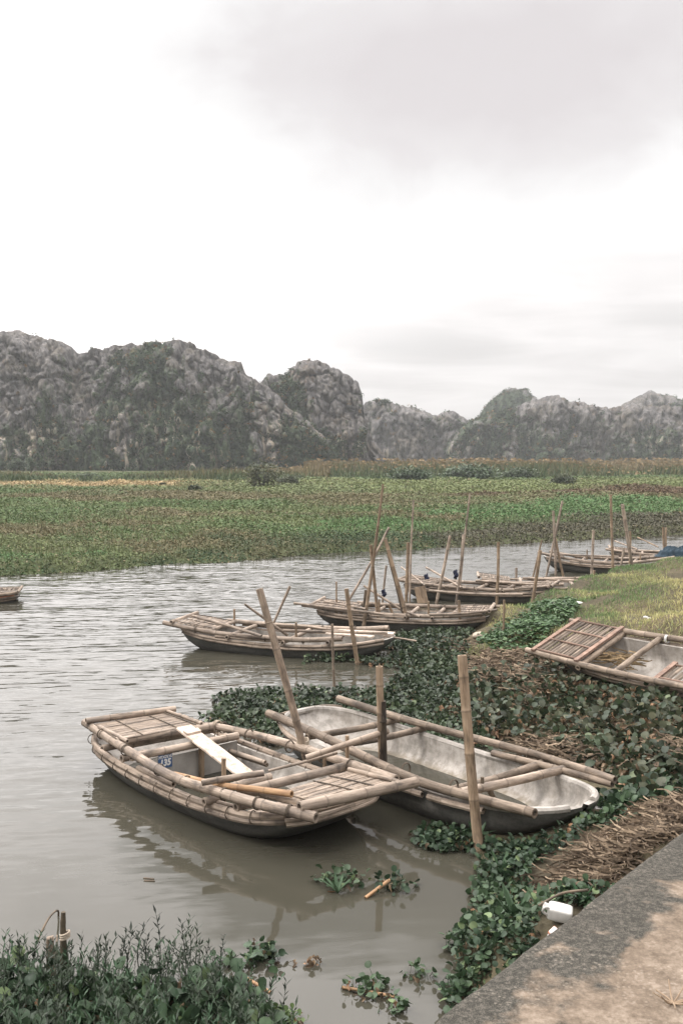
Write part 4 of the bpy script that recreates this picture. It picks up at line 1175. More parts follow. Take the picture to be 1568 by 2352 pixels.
# ---- generic moored boats
def moored(label, lc_, rc_, W=.96, rim=.18, sheer=.11, deckL=.22, deckR=.22, beams=(-.4, .05, .45), inner='cement', tone=.55, bot=-.12, z=(.33, .30), extra=0.0, mat='bamboo', nr_=(-1.06, 1.0), frr=(-.95, 1.0), L=None, lash=True):
    """lc_, rc_: (u,v) of the end centres"""
    a, b = at_z(*lc_, z[0]), at_z(*rc_, z[1])
    d = b - a; ang = math.atan2(d.y, d.x); Lb = L or math.hypot(d.x, d.y)
    c = (a + b) / 2
    if L: c = a + Vector((math.cos(ang), math.sin(ang), 0)) * L / 2
    root = mk_boat(label, c.x, c.y, ang, Lb, W, group=BG)
    root.location.z = 0
    add_hull(root, Lb, W, rim, sheer, bot, inner)
    h = lambda xn: rimz(xn, rim, sheer) + .085 + extra
    for side, (x0, x1) in ((-1, nr_), (1, frr)):
        pts = [(xn * Lb / 2, side * (W / 2 * (1 - .2 * xn * xn) + .015), h(min(1, abs(xn))) + random.uniform(-.008, .008)) for xn in np.linspace(x0, x1, 6)]
        rl = poly_pole(root, pts, .034, 'rail', mat, tone + random.uniform(-.06, .06), r1=.036, seg=10)
        if lash:
            for k in (1, 3, 4): lashing(rl, pts[k], (1, 0, 0), .038, 'cord', 2)
        for (off, dz, r) in ((.026, .0, .024), (.030, -.042, .02)):
            mb = MB(); mb.tube(rim_path(Lb, W, rim, sheer, side, -.93, .95, off, dz, 9), r, 8, .34, tone + random.uniform(-.02, .14), True, smooth=3, jit=.05)
            mb.build('gunwale_pole', M[mat], root)
        beam(root, (-.55 * Lb / 2, side * (W / 2 * .94 + .03), rimz(.55, rim, sheer) + .04), (.1 * Lb / 2, side * (W / 2 + .03), rim + .045), .021, 'fender_pole', mat, tone + .05, seg=8)
    for xb in beams:
        zb = rimz(xb, rim, sheer) + .055
        beam(root, (xb * Lb / 2, -W / 2 * (1 - .2 * xb * xb) - .08, zb), (xb * Lb / 2 + .03, W / 2 * (1 - .2 * xb * xb) + .06, zb), .031, 'crossbeam', mat, tone + random.uniform(-.05, .1), seg=10)
    for sgn, dl in ((-1, deckL), (1, deckR)):
        if not dl: continue
        x0, x1 = sgn * (1.0) * Lb / 2, sgn * (1 - 2 * dl) * Lb / 2
        zz0, zz1 = h(1) + .015, h(1 - 2 * dl) + .02
        xs_ = (x0, x1) if x0 < x1 else (x1, x0); zs_ = (zz0, zz1) if x0 < x1 else (zz1, zz0)
        wn = W * .40
        slat_deck(root, [(xs_[0], -wn, zs_[0]), (xs_[0], wn, zs_[0]), (xs_[1], wn, zs_[1]), (xs_[1], -wn, zs_[1])], .03, mat, (.06, .38, .64, .94), tone=(tone - .1, tone + .18))
        beam(root, (x0, -W * .45, zz0 + .01), (x0, W * .45, zz0 + .01), .028, 'end_beam', mat, tone + .06, seg=10)
        beam(root, (x1, -W * .46, zz1 - .03), (x1, W * .46, zz1 - .03), .028, 'crossbeam', mat, tone, seg=10)
    return root, Lb

R3, L3 = moored('long bamboo boat alone on open water behind the front pair, crossed sticks aboard', (424, 1424), (905, 1459), rim=.17, sheer=.12, deckL=.19, deckR=0, beams=(-.42, .1, .5), tone=.52, z=(.36, .31), nr_=(-1.09, .62), frr=(-.7, .88))
# loose white planks on its right end
mb = MB()
mb.box((L3 * .36, .1, .31), (L3 * .26, .17, .022), Matrix.Rotation(math.radians(2), 3, 'Z'), .75); mb.build('end_board', M['plank'], R3, smooth=False)
mb = MB()
mb.box((L3 * .31, -.12, .30), (L3 * .22, .12, .02), Matrix.Rotation(math.radians(-6), 3, 'Z'), .62); mb.build('end_board', M['plank'], R3, smooth=False)
R4, L4 = moored('bamboo boat below the tallest pole cluster, right slatted deck touching the bank', (728, 1388), (1128, 1408), rim=.17, sheer=.075, deckL=.22, deckR=.2, beams=(-.3, .1, .4), tone=.5, z=(.30, .27), nr_=(-1.1, .93), frr=(-.6, 1.12))
R5, L5 = moored('bamboo boat with blue rags on its pins, in front of the half hidden decked boat', (928, 1329), (1274, 1349), rim=.19, sheer=.075, deckL=.22, deckR=.2, beams=(-.35, .05, .4), tone=.47, z=(.34, .31), nr_=(-1.02, .75))
R6, L6 = moored('half hidden bamboo boat with wide slatted deck behind the rag tied boat', (1098, 1324), (1392, 1334), rim=.19, sheer=.10, deckL=.24, deckR=0, beams=(-.35, .1, .45), tone=.55, z=(.36, .31), nr_=(-.95, .3), frr=(-.2, 1.05))
R7, L7 = moored('bamboo boat with pointed left tip on the water left of the tarp boat', (1248, 1275), (1500, 1286), rim=.2, sheer=.16, deckL=0, deckR=0, beams=(-.75, -.4, -.05, .4), tone=.55, z=(.36, .33), inner='cement_grey', L=3.1, bot=-.12)
R8, L8 = moored('farthest bamboo boat carrying a blue tarp at the right edge', (1398, 1259), (1640, 1266), rim=.27, sheer=.1, deckL=.2, deckR=.1, beams=(-.5, -.1, .3), tone=.6, z=(.46, .44), L=3.2)
# boat cut by the left frame
R10, L10 = moored('dark low boat cut off by the left edge of the view, on open water', (-260, 1368), (46, 1359), rim=.07, sheer=.03, deckL=0, deckR=.22, beams=(-.2, .3), tone=.36, z=(.16, .16), L=None, mat='bamboo_grey', bot=-.16)

# ---- boat on the bank
A9 = math.radians(-50.7)
R9 = mk_boat('old boat hauled up on the grassy bank with red framed slat covers', 3.73, 10.86, A9, 3.1, .9, z0=.28, roll=math.radians(18), group='boats pulled up on land')
L9, W9, rim9, sh9 = 3.1, .88, .24, .08
add_hull(R9, L9, W9, rim9, sh9, -.08, ep=6)
for side in (-1, 1):
    pts = [(xn * L9 / 2, side * (W9 / 2 * (1.04 - .08 * xn * xn) + .02), .30 + .05 * xn * xn) for xn in np.linspace(-1.12, 1.05, 5)]
    rl = poly_pole(R9, pts, .036, 'rail', 'bamboo_grey', .42 if side > 0 else .56)
    if side > 0: lashing(rl, (-.25 * L9 / 2, W9 / 2 + .02, .30), (1, 0, 0), .04, 'plate_white', 3)
    for k in range(2):
        mb = MB(); mb.tube(rim_path(L9, W9, rim9, sh9, side, -.93, .95, .025, -.01 - .045 * k, 9, 6), .026, 8, .3, .4, True, smooth=3, jit=.05); mb.build('gunwale_pole', M['bamboo_dark' if k else 'bamboo_grey'], R9)
def framed(root, x0, x1, w0, w1, z0, z1, name, slat=.04, bat=(.33, .66)):
    o = slat_deck(root, [(x0, w0, z0), (x0, w1, z0), (x1, w1, z1), (x1, w0, z1)], slat, 'bamboo_grey', bat, name=name, bmat='red_wood', tone=(.08, .38), br=.011, thick=.016)
    for (xa, za) in ((x0, z0), (x1, z1)):
        mb = MB(); mb.box((xa, (w0 + w1) / 2, za + .012), (.055, abs(w1 - w0) + .10, .03), None, random.uniform(.5, .65)); mb.build('frame_bar', M['red_wood'], o, smooth=False)
    for wy in (w0, w1):
        mb = MB(); mb.tube([(x0, wy, z0 + .012), (x1, wy, z1 + .012)], .012, 6, 0, .4, False); mb.build('frame_bar', M['red_wood'], o)
    return o
framed(R9, -L9 / 2 - .06, -L9 / 2 + .56, -.42, .42, .375, .345, 'slat_cover', .045)
framed(R9, .02, 1.35, -.40, -.08, .29, .29, 'slat_cover', .05, (.0,))
for xb, tn in ((-L9 / 2 + .58, .55), (-.48, .5), (.55, .5), (1.2, .5)):
    beam(R9, (xb, -W9 / 2 - .05, .285), (xb, W9 / 2 + .05, .285), .034, 'crossbeam', 'bamboo_grey', tn)

# ------------------------------------------------------------------ loose gear lying in or on the boats
def loose(name, label, cat, pts, r, mat='bamboo', tone=None, r1=None, nodes=.3, group=None):
    pts = [Vector(p) for p in pts]
    mb = MB(); mb.tube(pts, r, 10, nodes, tone, True, r1=r1, jit=.02)
    o = mb.build(name, M[mat], None, loc=tuple(pts[0]))
    return tag(o, label, cat, group)
def on_boat(root, p):
    a = root.rotation_euler.z
    return Vector((root.location.x + p[0] * math.cos(a) - p[1] * math.sin(a), root.location.y + p[0] * math.sin(a) + p[1] * math.cos(a), root.location.z + p[2]))

# white plank
pa, pb = at_z(424, 1672, .41), at_z(588, 1797, .17)
dv_ = pb - pa; ln_ = dv_.length
ex = dv_.normalized(); ey = Vector((0, 0, 1)).cross(ex).normalized(); ez = ex.cross(ey)
Mx = Matrix((ex, ey, ez)).transposed()
mb = MB(); mb.box((pa + pb) / 2, (ln_ + .04, .16, .022), Mx, .78, bev=.004)
o = mb.build('plank', M['plank'], None, smooth=False, loc=tuple(pa)); tag(o, 'long pale weathered plank sloping from the left deck into the plated boat', 'plank')
cl_ = MB(); cl_.box(pa - Vector(o.location) + ex * .12 + ez * .022, (.06, .15, .018), Mx, .7); cl_.build('cleat', M['plank'], o, smooth=False)

loose('bamboo_oar', 'bamboo pole resting high on a pin, reaching from the plated boat towards its neighbour', 'pole', [at_z(703, 1741, .40), at_z(800, 1709, .50), at_z(890, 1679, .56)], .022, 'bamboo', .62, .027)
loose('bamboo_stick', 'thin long stick below the raised pole inside the plated boat', 'stick', [at_z(617, 1771, .26), at_z(700, 1750, .34), at_z(775, 1729, .41)], .011, 'bamboo', .5, .014)
loose('bamboo_pole', 'short tan pole over the near rail of the plated boat, its tip by the plank', 'pole', [at_z(464, 1800, .40), at_z(540, 1786, .42), at_z(606, 1775, .44)], .024, 'bamboo', .5)
loose('bamboo_pole', 'orange brown thick pole ending at the right deck of the plated boat', 'pole', [at_z(400, 1778, .33), at_z(500, 1800, .37), at_z(600, 1812, .40), at_z(671, 1822, .42)], .020, 'bamboo_orange', .5, .025)
loose('bamboo_pole', 'upper of two parallel poles lying beyond the plank in the plated boat', 'pole', [at_z(498, 1715, .17), at_z(609, 1752, .15)], .021, 'bamboo', .58)
loose('bamboo_pole', 'lower of two parallel poles lying beyond the plank in the plated boat', 'pole', [at_z(515, 1724, .14), at_z(612, 1758, .12)], .019, 'bamboo', .5)
# on boat three
loose('bamboo_oar', 'stick slanting down right across the tall leaning pole on the lone boat', 'pole', [at_z(660, 1459, .20), at_y(562, 1389, 14.0)], .022, 'bamboo', .5, .016)
loose('bamboo_oar', 'stick leaning up right behind the tall leaning pole on the lone boat', 'pole', [at_z(624, 1440, .28), at_y(665, 1347, 14.6)], .018, 'bamboo', .52, .022)
loose('bamboo_pole', 'long pole with orange tie lying over the left deck of the lone boat', 'pole', [at_z(443, 1414, .46), at_z(520, 1436, .40), at_z(600, 1462, .30)], .022, 'bamboo', .5)
loose('bamboo_pole', 'upper thin pole lying along the far rail of the lone boat', 'pole', [at_z(600, 1432, .34), at_z(700, 1438, .34), at_z(795, 1450, .32)], .016, 'bamboo', .62)
loose('bamboo_pole', 'long grey pole lying on the right half of the lone boat', 'pole', [at_z(650, 1447, .32), at_z(780, 1452, .32), at_z(889, 1455, .33)], .02, 'bamboo', .5)
loose('bamboo_stick', 'thin tan stick jutting off the right end of the lone boat over plants', 'stick', [at_z(880, 1460, .30), at_z(956, 1472, .22)], .014, 'bamboo', .6)
# on boat four
loose('bamboo_pole', 'long pole jutting left from the boat below the tallest poles', 'pole', [at_z(676, 1385, .42), at_z(780, 1399, .40), at_z(880, 1412, .34)], .02, 'bamboo', .56)
loose('bamboo_pole', 'thin pole lying on the left deck of the boat below the tallest poles', 'pole', [at_z(745, 1381, .40), at_z(840, 1398, .38)], .016, 'bamboo', .48)
loose('bamboo_oar', 'oar sloping down right across the pole cluster', 'pole', [at_z(920, 1400, .30), at_y(835, 1346, 16.6)], .02, 'bamboo', .55)
# on boat five
loose('bamboo_pole', 'pole sloping down right over the left deck of the rag tied boat', 'pole', [at_z(975, 1345, .36), at_y(922, 1303, 20.2)], .018, 'bamboo', .6)
loose('bamboo_pole', 'whitish pole sloping down right in the middle of the rag tied boat', 'pole', [at_z(1060, 1350, .30), at_y(977, 1303, 20.4)], .02, 'bamboo', .68)
loose('bamboo_pole', 'whitish pole lying along the far rail of the half hidden decked boat', 'pole', [at_z(1200, 1327, .36), at_z(1365, 1337, .36)], .022, 'bamboo', .72)
# on boat eight
loose('bamboo_stick', 'slender stick pointing up left beside the blue tarp', 'stick', [at_z(1510, 1257, .55), at_y(1463, 1234, 25.6)], .016, 'bamboo_tan', .55)
loose('bamboo_stick', 'pale stick sloping down right on the tarp boat near its left pole', 'stick', [at_z(1462, 1261, .5), at_y(1411, 1242, 25.4)], .018, 'bamboo', .68)
for lab_, pts_, r_, t_ in (
    ('grey pole lying on the right deck of the boat below the tallest poles', [at_z(985, 1411, .36), at_z(1060, 1409, .36), at_z(1140, 1401, .36)], .02, .45),
    ('thin pole crossing the white hull of the boat below the tallest poles', [at_z(915, 1398, .30), at_z(965, 1416, .30)], .017, .4),
    ('pole lying along the near rail of the rag tied boat', [at_z(985, 1356, .34), at_z(1090, 1364, .33), at_z(1200, 1366, .34)], .022, .5),
    ('short grey pole across the right deck of the rag tied boat', [at_z(1180, 1352, .36), at_z(1262, 1346, .37)], .018, .42),
    ('stacked pole on the near side of the half hidden decked boat', [at_z(1092, 1334, .34), at_z(1200, 1342, .34), at_z(1260, 1345, .34)], .026, .55),
    ('pole lying along the pointed boat by the tripod', [at_z(1262, 1272, .40), at_z(1340, 1276, .40), at_z(1420, 1279, .40)], .02, .5)):
    loose('bamboo_pole', lab_, 'pole', pts_, r_, 'bamboo', t_)
# rags
def rag(u, v, Y, s, label):
    p = at_y(u, v, Y)
    n = 14; vs, fs = [], []
    for i in range(n + 1):
        for j in range(12):
            a = PI * i / n; b = 2 * PI * j / 12
            r = s * (1 + .35 * math.sin(3 * b + i) * math.sin(a) + .25 * math.sin(5 * a + b))
            vs.append(Vector((math.sin(a) * math.cos(b) * r * .62, math.sin(a) * math.sin(b) * r * .6, math.cos(a) * r * 1.25)))
    for i in range(n):
        for j in range(12):
            fs.append((i * 12 + j, (i + 1) * 12 + j, (i + 1) * 12 + (j + 1) % 12, i * 12 + (j + 1) % 12))
    mb = MB(); mb.add(vs, fs); o = mb.build('knotted_rag', M['rag']); o.location = p
    return tag(o, label, 'rag')
rag(979, 1329, 20.0, .068, 'dark blue rag knotted on a pin over the left deck of a boat')
rag(1046, 1320, 20.3, .07, 'dark blue rag knotted on a pin just left of the tall spliced pole')
rag(881, 1364, 16.7, .055, 'small dark blue rag at the foot of a short pole in the cluster')
mbp = MB(); pz = at_y(1045, 1345, 20.3)
for (u, v0_, v1_, Y, rt) in ((1046, 1326, 1350, 20.3, R5), (981, 1336, 1350, 20.0, R5)):
    a = rt.rotation_euler.z
    def tl(P):
        dx, dy = P.x - rt.location.x, P.y - rt.location.y
        return (dx * math.cos(a) + dy * math.sin(a), -dx * math.sin(a) + dy * math.cos(a), P.z)
    peg(rt, tl(at_y(u, v0_ - 8, Y)), tl(at_y(u, v1_, Y)), .016, 'bamboo_dark')
# small pins on boats 7 and 8
for rt, xs_ in ((R7, (-.35, .1, .5)), (R8, (-.1,)), (R3, (-.62, .2)), (R4, (-.2, .35))):
    Lx = rt.name and [f for f in FOOT if abs(f[0] - rt.location.x) < 1e-6][0][3]
    for xn in xs_:
        sd_ = random.choice((-1, 1)); zb = .22
        peg(rt, (xn * Lx / 2, sd_ * .44, zb), (xn * Lx / 2, sd_ * .44, zb + .27), .017)

# brown board between boats
pa = at_z(968, 1384, .0); Mx = Matrix.Rotation(math.radians(-12), 3, 'Y') @ Matrix.Rotation(math.radians(-12), 3, 'X')
mb = MB(); mb.box((0, 0, .10), (.21, .025, .42), Mx, .6, bev=.004)
o = mb.build('board', M['bamboo_tan'], None, smooth=False); o.location = pa; tag(o, 'brown wooden board standing in water between two boats', 'board')

# blue tarp on boat eight
ny, nx = 40, 60
U, Vv = np.meshgrid(np.linspace(-1, 1, nx), np.linspace(-1, 1, ny))
rr = np.sqrt(U ** 2 + Vv ** 2)
q = np.stack([U.ravel() * 2.2, Vv.ravel() * 1.5, U.ravel() * 0], -1)
hh = np.clip(1 - rr.ravel() ** 2.2, 0, 1) * (.62 + .5 * fbm(q, 3, 701)) + .10 * np.abs(fbm(q * 2.2, 2, 703)) + .05 * fbm(q * 5, 2, 705)
hh *= np.clip((1.05 - rr.ravel()) * 4, 0, 1)
Pt = np.stack([U.ravel() * .68 * (1 + .12 * fbm(q, 2, 707)), Vv.ravel() * .42 * (1 + .12 * fbm(q, 2, 709)), hh * .55 - .03], -1)
o = grid_mesh('tarp', Pt.reshape(ny, nx, 3), M['tarp']); tp = at_z(1540, 1264, .53); o.scale = (.72, .72, .85); o.location = (tp.x + .12, tp.y, .42); o.rotation_euler.z = R8.rotation_euler.z
tag(o, 'crumpled dark blue tarp heaped on the farthest boat', 'tarp')
# orange float beside the left-edge boat
loose('painted_pole', 'orange painted pole lying at the waterline beside the left edge boat', 'pole', [at_z(-60, 1374, .05), at_z(0, 1372, .055), at_z(33, 1368, .08)], .045, 'orange_paint', .5, nodes=0)

# ------------------------------------------------------------------ mooring poles
def pole(base, zb, top, r, label, mat='bamboo', dY=0.0, r1=None, tone=None, kink=None, Yb=None, nodes=.3, mid=None):
    b = at_z(base[0], base[1], zb)
    if Yb: b = at_y(base[0], base[1], Yb)
    t = at_y(top[0], top[1], b.y + dY)
    d = (t - b)
    foot = b - d.normalized() * ((b.z + .45) / max(d.normalized().z, .3))
    m = (b + t) / 2
    if mid: m = at_y(mid[0], mid[1], b.y + dY * .5)
    else: m = m + Vector((random.uniform(-.012, .012), 0, 0))
    mb = MB(); mb.tube([foot, m, t], r, 12, nodes, tone, True, r1=r1, jit=.015)
    o = mb.build('mooring_pole', M[mat], None, loc=tuple(foot))
    tag(o, label, 'pole', 'bamboo mooring poles')
    return o
p1 = pole((690, 1705), .36, (597, 1352), .034, 'tall grey brown pole leaning left between the two front boats', 'bamboo_grey', 0, .031, .6)
p2 = pole((878, 1768), .30, (873, 1530), .031, 'straight pole with blackened lower half standing against the empty front boat', 'bamboo_tan', 0, .029, .5, Yb=8.02)
p3 = pole((1096, 1900), .17, (1061, 1505), .037, 'thick tan pole in front of the empty boat, its foot in water plants', 'bamboo_tan', .1, .034, .62)
# blackened sleeve on the middle pole (char and mud with a shape of its own)
bb_ = at_y(878, 1768, 8.02); tt_ = at_y(874, 1610, bb_.y)
mb = MB(); mb.tube([bb_ - Vector(p2.location) + Vector((0, 0, -.1)), tt_ - Vector(p2.location)], 0.0335, 12, .3, .3, False, jit=.04); mb.build('blackened_skin', M['bamboo_dark'], p2)
# rope ties
mb = MB()
bq = at_z(690, 1702, .36)
for k in range(4):
    mb.tube([bq - Vector(p1.location) + Vector((math.cos(a_) * .05 + .02, math.sin(a_) * .05, .01 * k + .01 * math.sin(a_ * 2) - .02)) for a_ in np.linspace(0, 6.2, 9)], .006, 6, 0, .5, False, smooth=2)
mb.build('rope_tie', M['rope'], p1)
mb = MB(); bq = at_y(877, 1760, 8.0)
for k in range(3):
    mb.tube([bq - Vector(p2.location) + Vector((math.cos(a_) * .05, math.sin(a_) * .05, .012 * k - .02)) for a_ in np.linspace(0, 6.2, 9)], .006, 6, 0, .5, False, smooth=2)
mb.build('rope_tie', M['bamboo_tan'], p2)

pole((769, 1578), .02, (763, 1433), .018, 'thin dark brown stake in the plants right of the lone boat', 'bamboo_grey', 0, .016, .42)
pole((820, 1524), .02, (795, 1352), .029, 'tan pole against the right half of the lone boat', 'bamboo_tan', 0, .028, .5)
pole((774, 1428), .0, (772, 1336), .018, 'thin stake at the left end of the boat below the tallest poles', 'bamboo_tan', 0, .013, .5)
pole((777, 1416), .15, (893, 1211), .022, 'pale thin pole leaning far right through the cluster', 'bamboo', 0.4, .02, .62, mid=(838, 1316))
pole((833, 1448), .0, (878, 1112), .034, 'tallest pole of the cluster, olive brown, tapering upward', 'bamboo_tan', .3, .018, .36, mid=(852, 1330))
pole((871, 1442), .0, (850, 1252), .028, 'pale pole leaning left just right of the tallest pole', 'bamboo_tan', 0, .026, .55)
pole((879, 1372), .2, (886, 1299), .022, 'short pole standing behind the cluster with a rag at its foot', 'bamboo', 0, .02, .5)
pole((944, 1447), .0, (884, 1239), .032, 'thick light pole leaning left at the right of the cluster', 'bamboo_tan', .1, .03, .6)
pole((932, 1444), .0, (891, 1272), .028, 'blackish pole strapped against the thick light leaning pole', 'bamboo_dark', .2, .026, .6)
pole((940, 1384), .0, (950, 1149), .020, 'slender straight pale pole right of the cluster', 'bamboo', .1, .017, .58)
pole((933, 1381), .0, (936, 1246), .033, 'thick shorter pole tied beside the slender straight pale pole', 'bamboo_tan', 0, .032, .55)
pole((830, 1438), .0, (840, 1355), .028, 'dark short pole at the left foot of the tallest pole', 'bamboo_dark', 0, .026, .7)
pole((917, 1444), .0, (893, 1388), .024, 'short crooked stake in front of the boat below the cluster', 'bamboo_tan', 0, .022, .55)
pole((1002, 1386), .0, (1032, 1230), .031, 'pale pole leaning right against the rag tied boat', 'bamboo', 0, .028, .66)
pole((1049, 1381), .0, (1065, 1228), .033, 'thick lower pole of the spliced pair on the rag tied boat', 'bamboo', 0, .032, .62)
pole((1054, 1330), .3, (1078, 1135), .021, 'slender upper pole of the spliced pair, reaching high', 'bamboo', 0, .018, .6, Yb=18.9)
pole((1139, 1396), .0, (1143, 1245), .028, 'upright tan pole at the right half of the rag tied boat', 'bamboo_tan', 0, .026, .55)
pole((1057, 1452), .0, (1052, 1379), .022, 'short stake before the right deck of the boat below the cluster', 'bamboo_tan', 0, .022, .5)
pole((1155, 1452), .2, (1157, 1378), .019, 'thin short stake standing at the tip of the grassy mound', 'bamboo_tan', 0, .018, .48)
pole((1185, 1346), .1, (1185, 1304), .024, 'short grey stub standing inside the half hidden decked boat', 'bamboo', 0, .024, .5)
pole((1224, 1322), .1, (1243, 1240), .022, 'thin brown pole behind the thick one at the mound edge', 'bamboo_tan', 0, .018, .42)
pole((1222, 1382), .3, (1240, 1264), .030, 'thick tan pole rising from the edge of the mound', 'bamboo_tan', 0, .03, .52)
pole((1275, 1328), .0, (1270, 1173), .029, 'upright pole of the tied tripod by the pointed boat', 'bamboo', 0, .028, .55)
pole((1254, 1325), .0, (1290, 1151), .028, 'tripod pole leaning right, the highest of the three', 'bamboo', .1, .026, .52)
pole((1294, 1328), .0, (1274, 1237), .029, 'tripod pole leaning left, the shortest of the three', 'bamboo_tan', 0, .028, .52)
pole((1356, 1336), .0, (1363, 1218), .031, 'lone upright pale pole between the tripod and the tarp boat', 'bamboo', 0, .03, .62)
pole((1363, 1336), .1, (1363, 1310), .028, 'short stub beside the lone upright pale pole', 'bamboo_tan', 0, .028, .5)
pole((1407, 1306), .2, (1401, 1136), .034, 'tall tan pole with hooked split tip by the tarp boat', 'bamboo_tan', 0, .028, .62)
pole((1452, 1309), .5, (1427, 1158), .037, 'thick pale pole leaning left by the tarp boat', 'bamboo', 0, .036, .62)
pole((1443, 1309), .5, (1446, 1220), .022, 'thin pole hidden behind the thick pale leaning pole', 'bamboo_tan', .1, .02, .55)
pole((1423, 1312), .5, (1431, 1258), .022, 'short pole between the two tall ones by the tarp boat', 'bamboo', 0, .022, .58)
pole((1525, 1268), .0, (1522, 1211), .030, 'left post of the pair behind the blue tarp', 'bamboo_tan', 0, .03, .5, Yb=27.2)
pole((1530, 1268), .0, (1529, 1211), .026, 'right post of the pair behind the blue tarp', 'bamboo_tan', .1, .026, .6, Yb=27.2)

# bottom-left stump poles
def stump(u, v, zb, ut, vt, r, label, mat, r1, rope=False):
    b = at_z(u, v, zb); t = at_y(ut, vt, b.y)
    mb = MB(); mb.tube([b - Vector((0, 0, .4)), b.lerp(t, .5) + Vector((-.01, 0, 0)), t], r, 10, 0, .5, False, r1=r1, jit=.12)
    o = mb.build('stump', M[mat], None, loc=tuple(b)); tag(o, label, 'stump')
    if rope:
        m2 = MB(); p = b.lerp(t, .55) - b
        for k in range(3):
            m2.tube([p + Vector((math.cos(a_) * (r * .66), math.sin(a_) * (r * .66), .012 * k + .008 * math.cos(a_))) for a_ in np.linspace(0, 6.28, 11)], .006, 6, 0, .5, False, smooth=2)
        m2.build('rope_tie', M['rope'], o)
stump(155, 2225, .12, 146, 2095, .034, 'dark rotten stump with a rope round it among the near weeds', 'stump', .012, True)
stump(121, 2200, .12, 119, 2155, .024, 'pale broken stub left of the roped stump', 'bamboo_grey', .02)

# ------------------------------------------------------------------ water hyacinth and bank vegetation
def in_poly(x, y, poly):
    c = np.zeros(len(x), bool); n = len(poly)
    for i in range(n):
        x1, y1 = poly[i]; x2, y2 = poly[(i + 1) % n]
        m = ((y1 > y) != (y2 > y)) & (x < (x2 - x1) * (y - y1) / (y2 - y1 + 1e-12) + x1)
        c ^= m
    return c
def boats_clear(x, y, pad=0.0):
    ok = np.ones(len(x), bool)
    for cx, cy, a, L, W in FOOT:
        dx, dy = x - cx, y - cy
        lx = dx * math.cos(a) + dy * math.sin(a); ly = -dx * math.sin(a) + dy * math.cos(a)
        ok &= ~((np.abs(lx / (L / 2 + pad + .03)) ** 8 + np.abs(ly / (W / 2 + pad + .02)) ** 4) < 1)
    return ok
def pave_clear(x, y):
    return ((x - q0.x) * pn.x + (y - q0.y) * pn.y) < -.01
def wpoly(px, z=.04): return [tuple(at_z(u, v, z))[:2] for u, v in px]
def sample_poly(poly, n, ragged=.0, seed=0):
    P = np.array(poly); lo, hi = P.min(0) - .2, P.max(0) + .2
    x = rng.uniform(lo[0], hi[0], n); y = rng.uniform(lo[1], hi[1], n)
    jx = x + ragged * fbm(np.stack([x * 2.2, y * 2.2, x * 0], -1), 3, 801 + seed); jy = y + ragged * fbm(np.stack([x * 2.2, y * 2.2, x * 0 + 5], -1), 3, 811 + seed)
    m = in_poly(jx, jy, poly) & boats_clear(x, y, .0) & pave_clear(x, y)
    return x[m], y[m]
def area(poly):
    P = np.array(poly); return .5 * abs(np.dot(P[:, 0], np.roll(P[:, 1], 1)) - np.dot(P[:, 1], np.roll(P[:, 0], 1)))

def hy_leaf(stalk, bl, bw, tilt, cup, curl=0.0):
    """petiole with a rounded blade; unit metres scaled later"""
    v = [(-.022, 0, 0), (.022, 0, 0), (.018, .10 * stalk, .55 * stalk), (-.018, .10 * stalk, .55 * stalk)]
    f = [(0, 1, 2, 3)]
    p = np.array([0, .32 * stalk, .92 * stalk])
    v += [tuple(p + np.array([.014, 0, 0])), tuple(p - np.array([.014, 0, 0]))]
    f += [(3, 2, 4, 5)]
    ct, st = math.cos(tilt), math.sin(tilt)
    base = len(v)
    ring = []
    for k in range(9):
        a = 2 * PI * k / 9
        x = math.sin(a) * bw; y = (1 - math.cos(a)) * bl * .5
        z = cup * (x / bw) ** 2 - curl * (y / bl) ** 2
        ring.append((x, y, z))
    ring.append((0, bl * .5, -.02))
    for (x, y, z) in ring: v.append(tuple(p + np.array([x, y * ct - z * st, y * st + z * ct])))
    for k in range(9): f.append((base + k, base + (k + 1) % 9, base + 9))
    vc = [.8] * 6 + [1.0] * 9 + [1.12]
    return np.array(v), f, np.array(vc)
HY = [hy_leaf(.8, .55, .28, .35, .06, .05), hy_leaf(1.0, .5, .26, .9, .08, .08), hy_leaf(.55, .5, .27, .05, .05, .03), hy_leaf(.7, .6, .26, -.4, .06, .12), hy_leaf(.9, .45, .24, 1.35, .07, .02), hy_leaf(.35, .45, .26, .15, .07, .02)]
DEAD = [hy_leaf(.8, .6, .17, -.9, .22, .3), hy_leaf(.6, .55, .12, -.3, .25, .25), hy_leaf(.9, .5, .2, -1.3, .2, .2)]

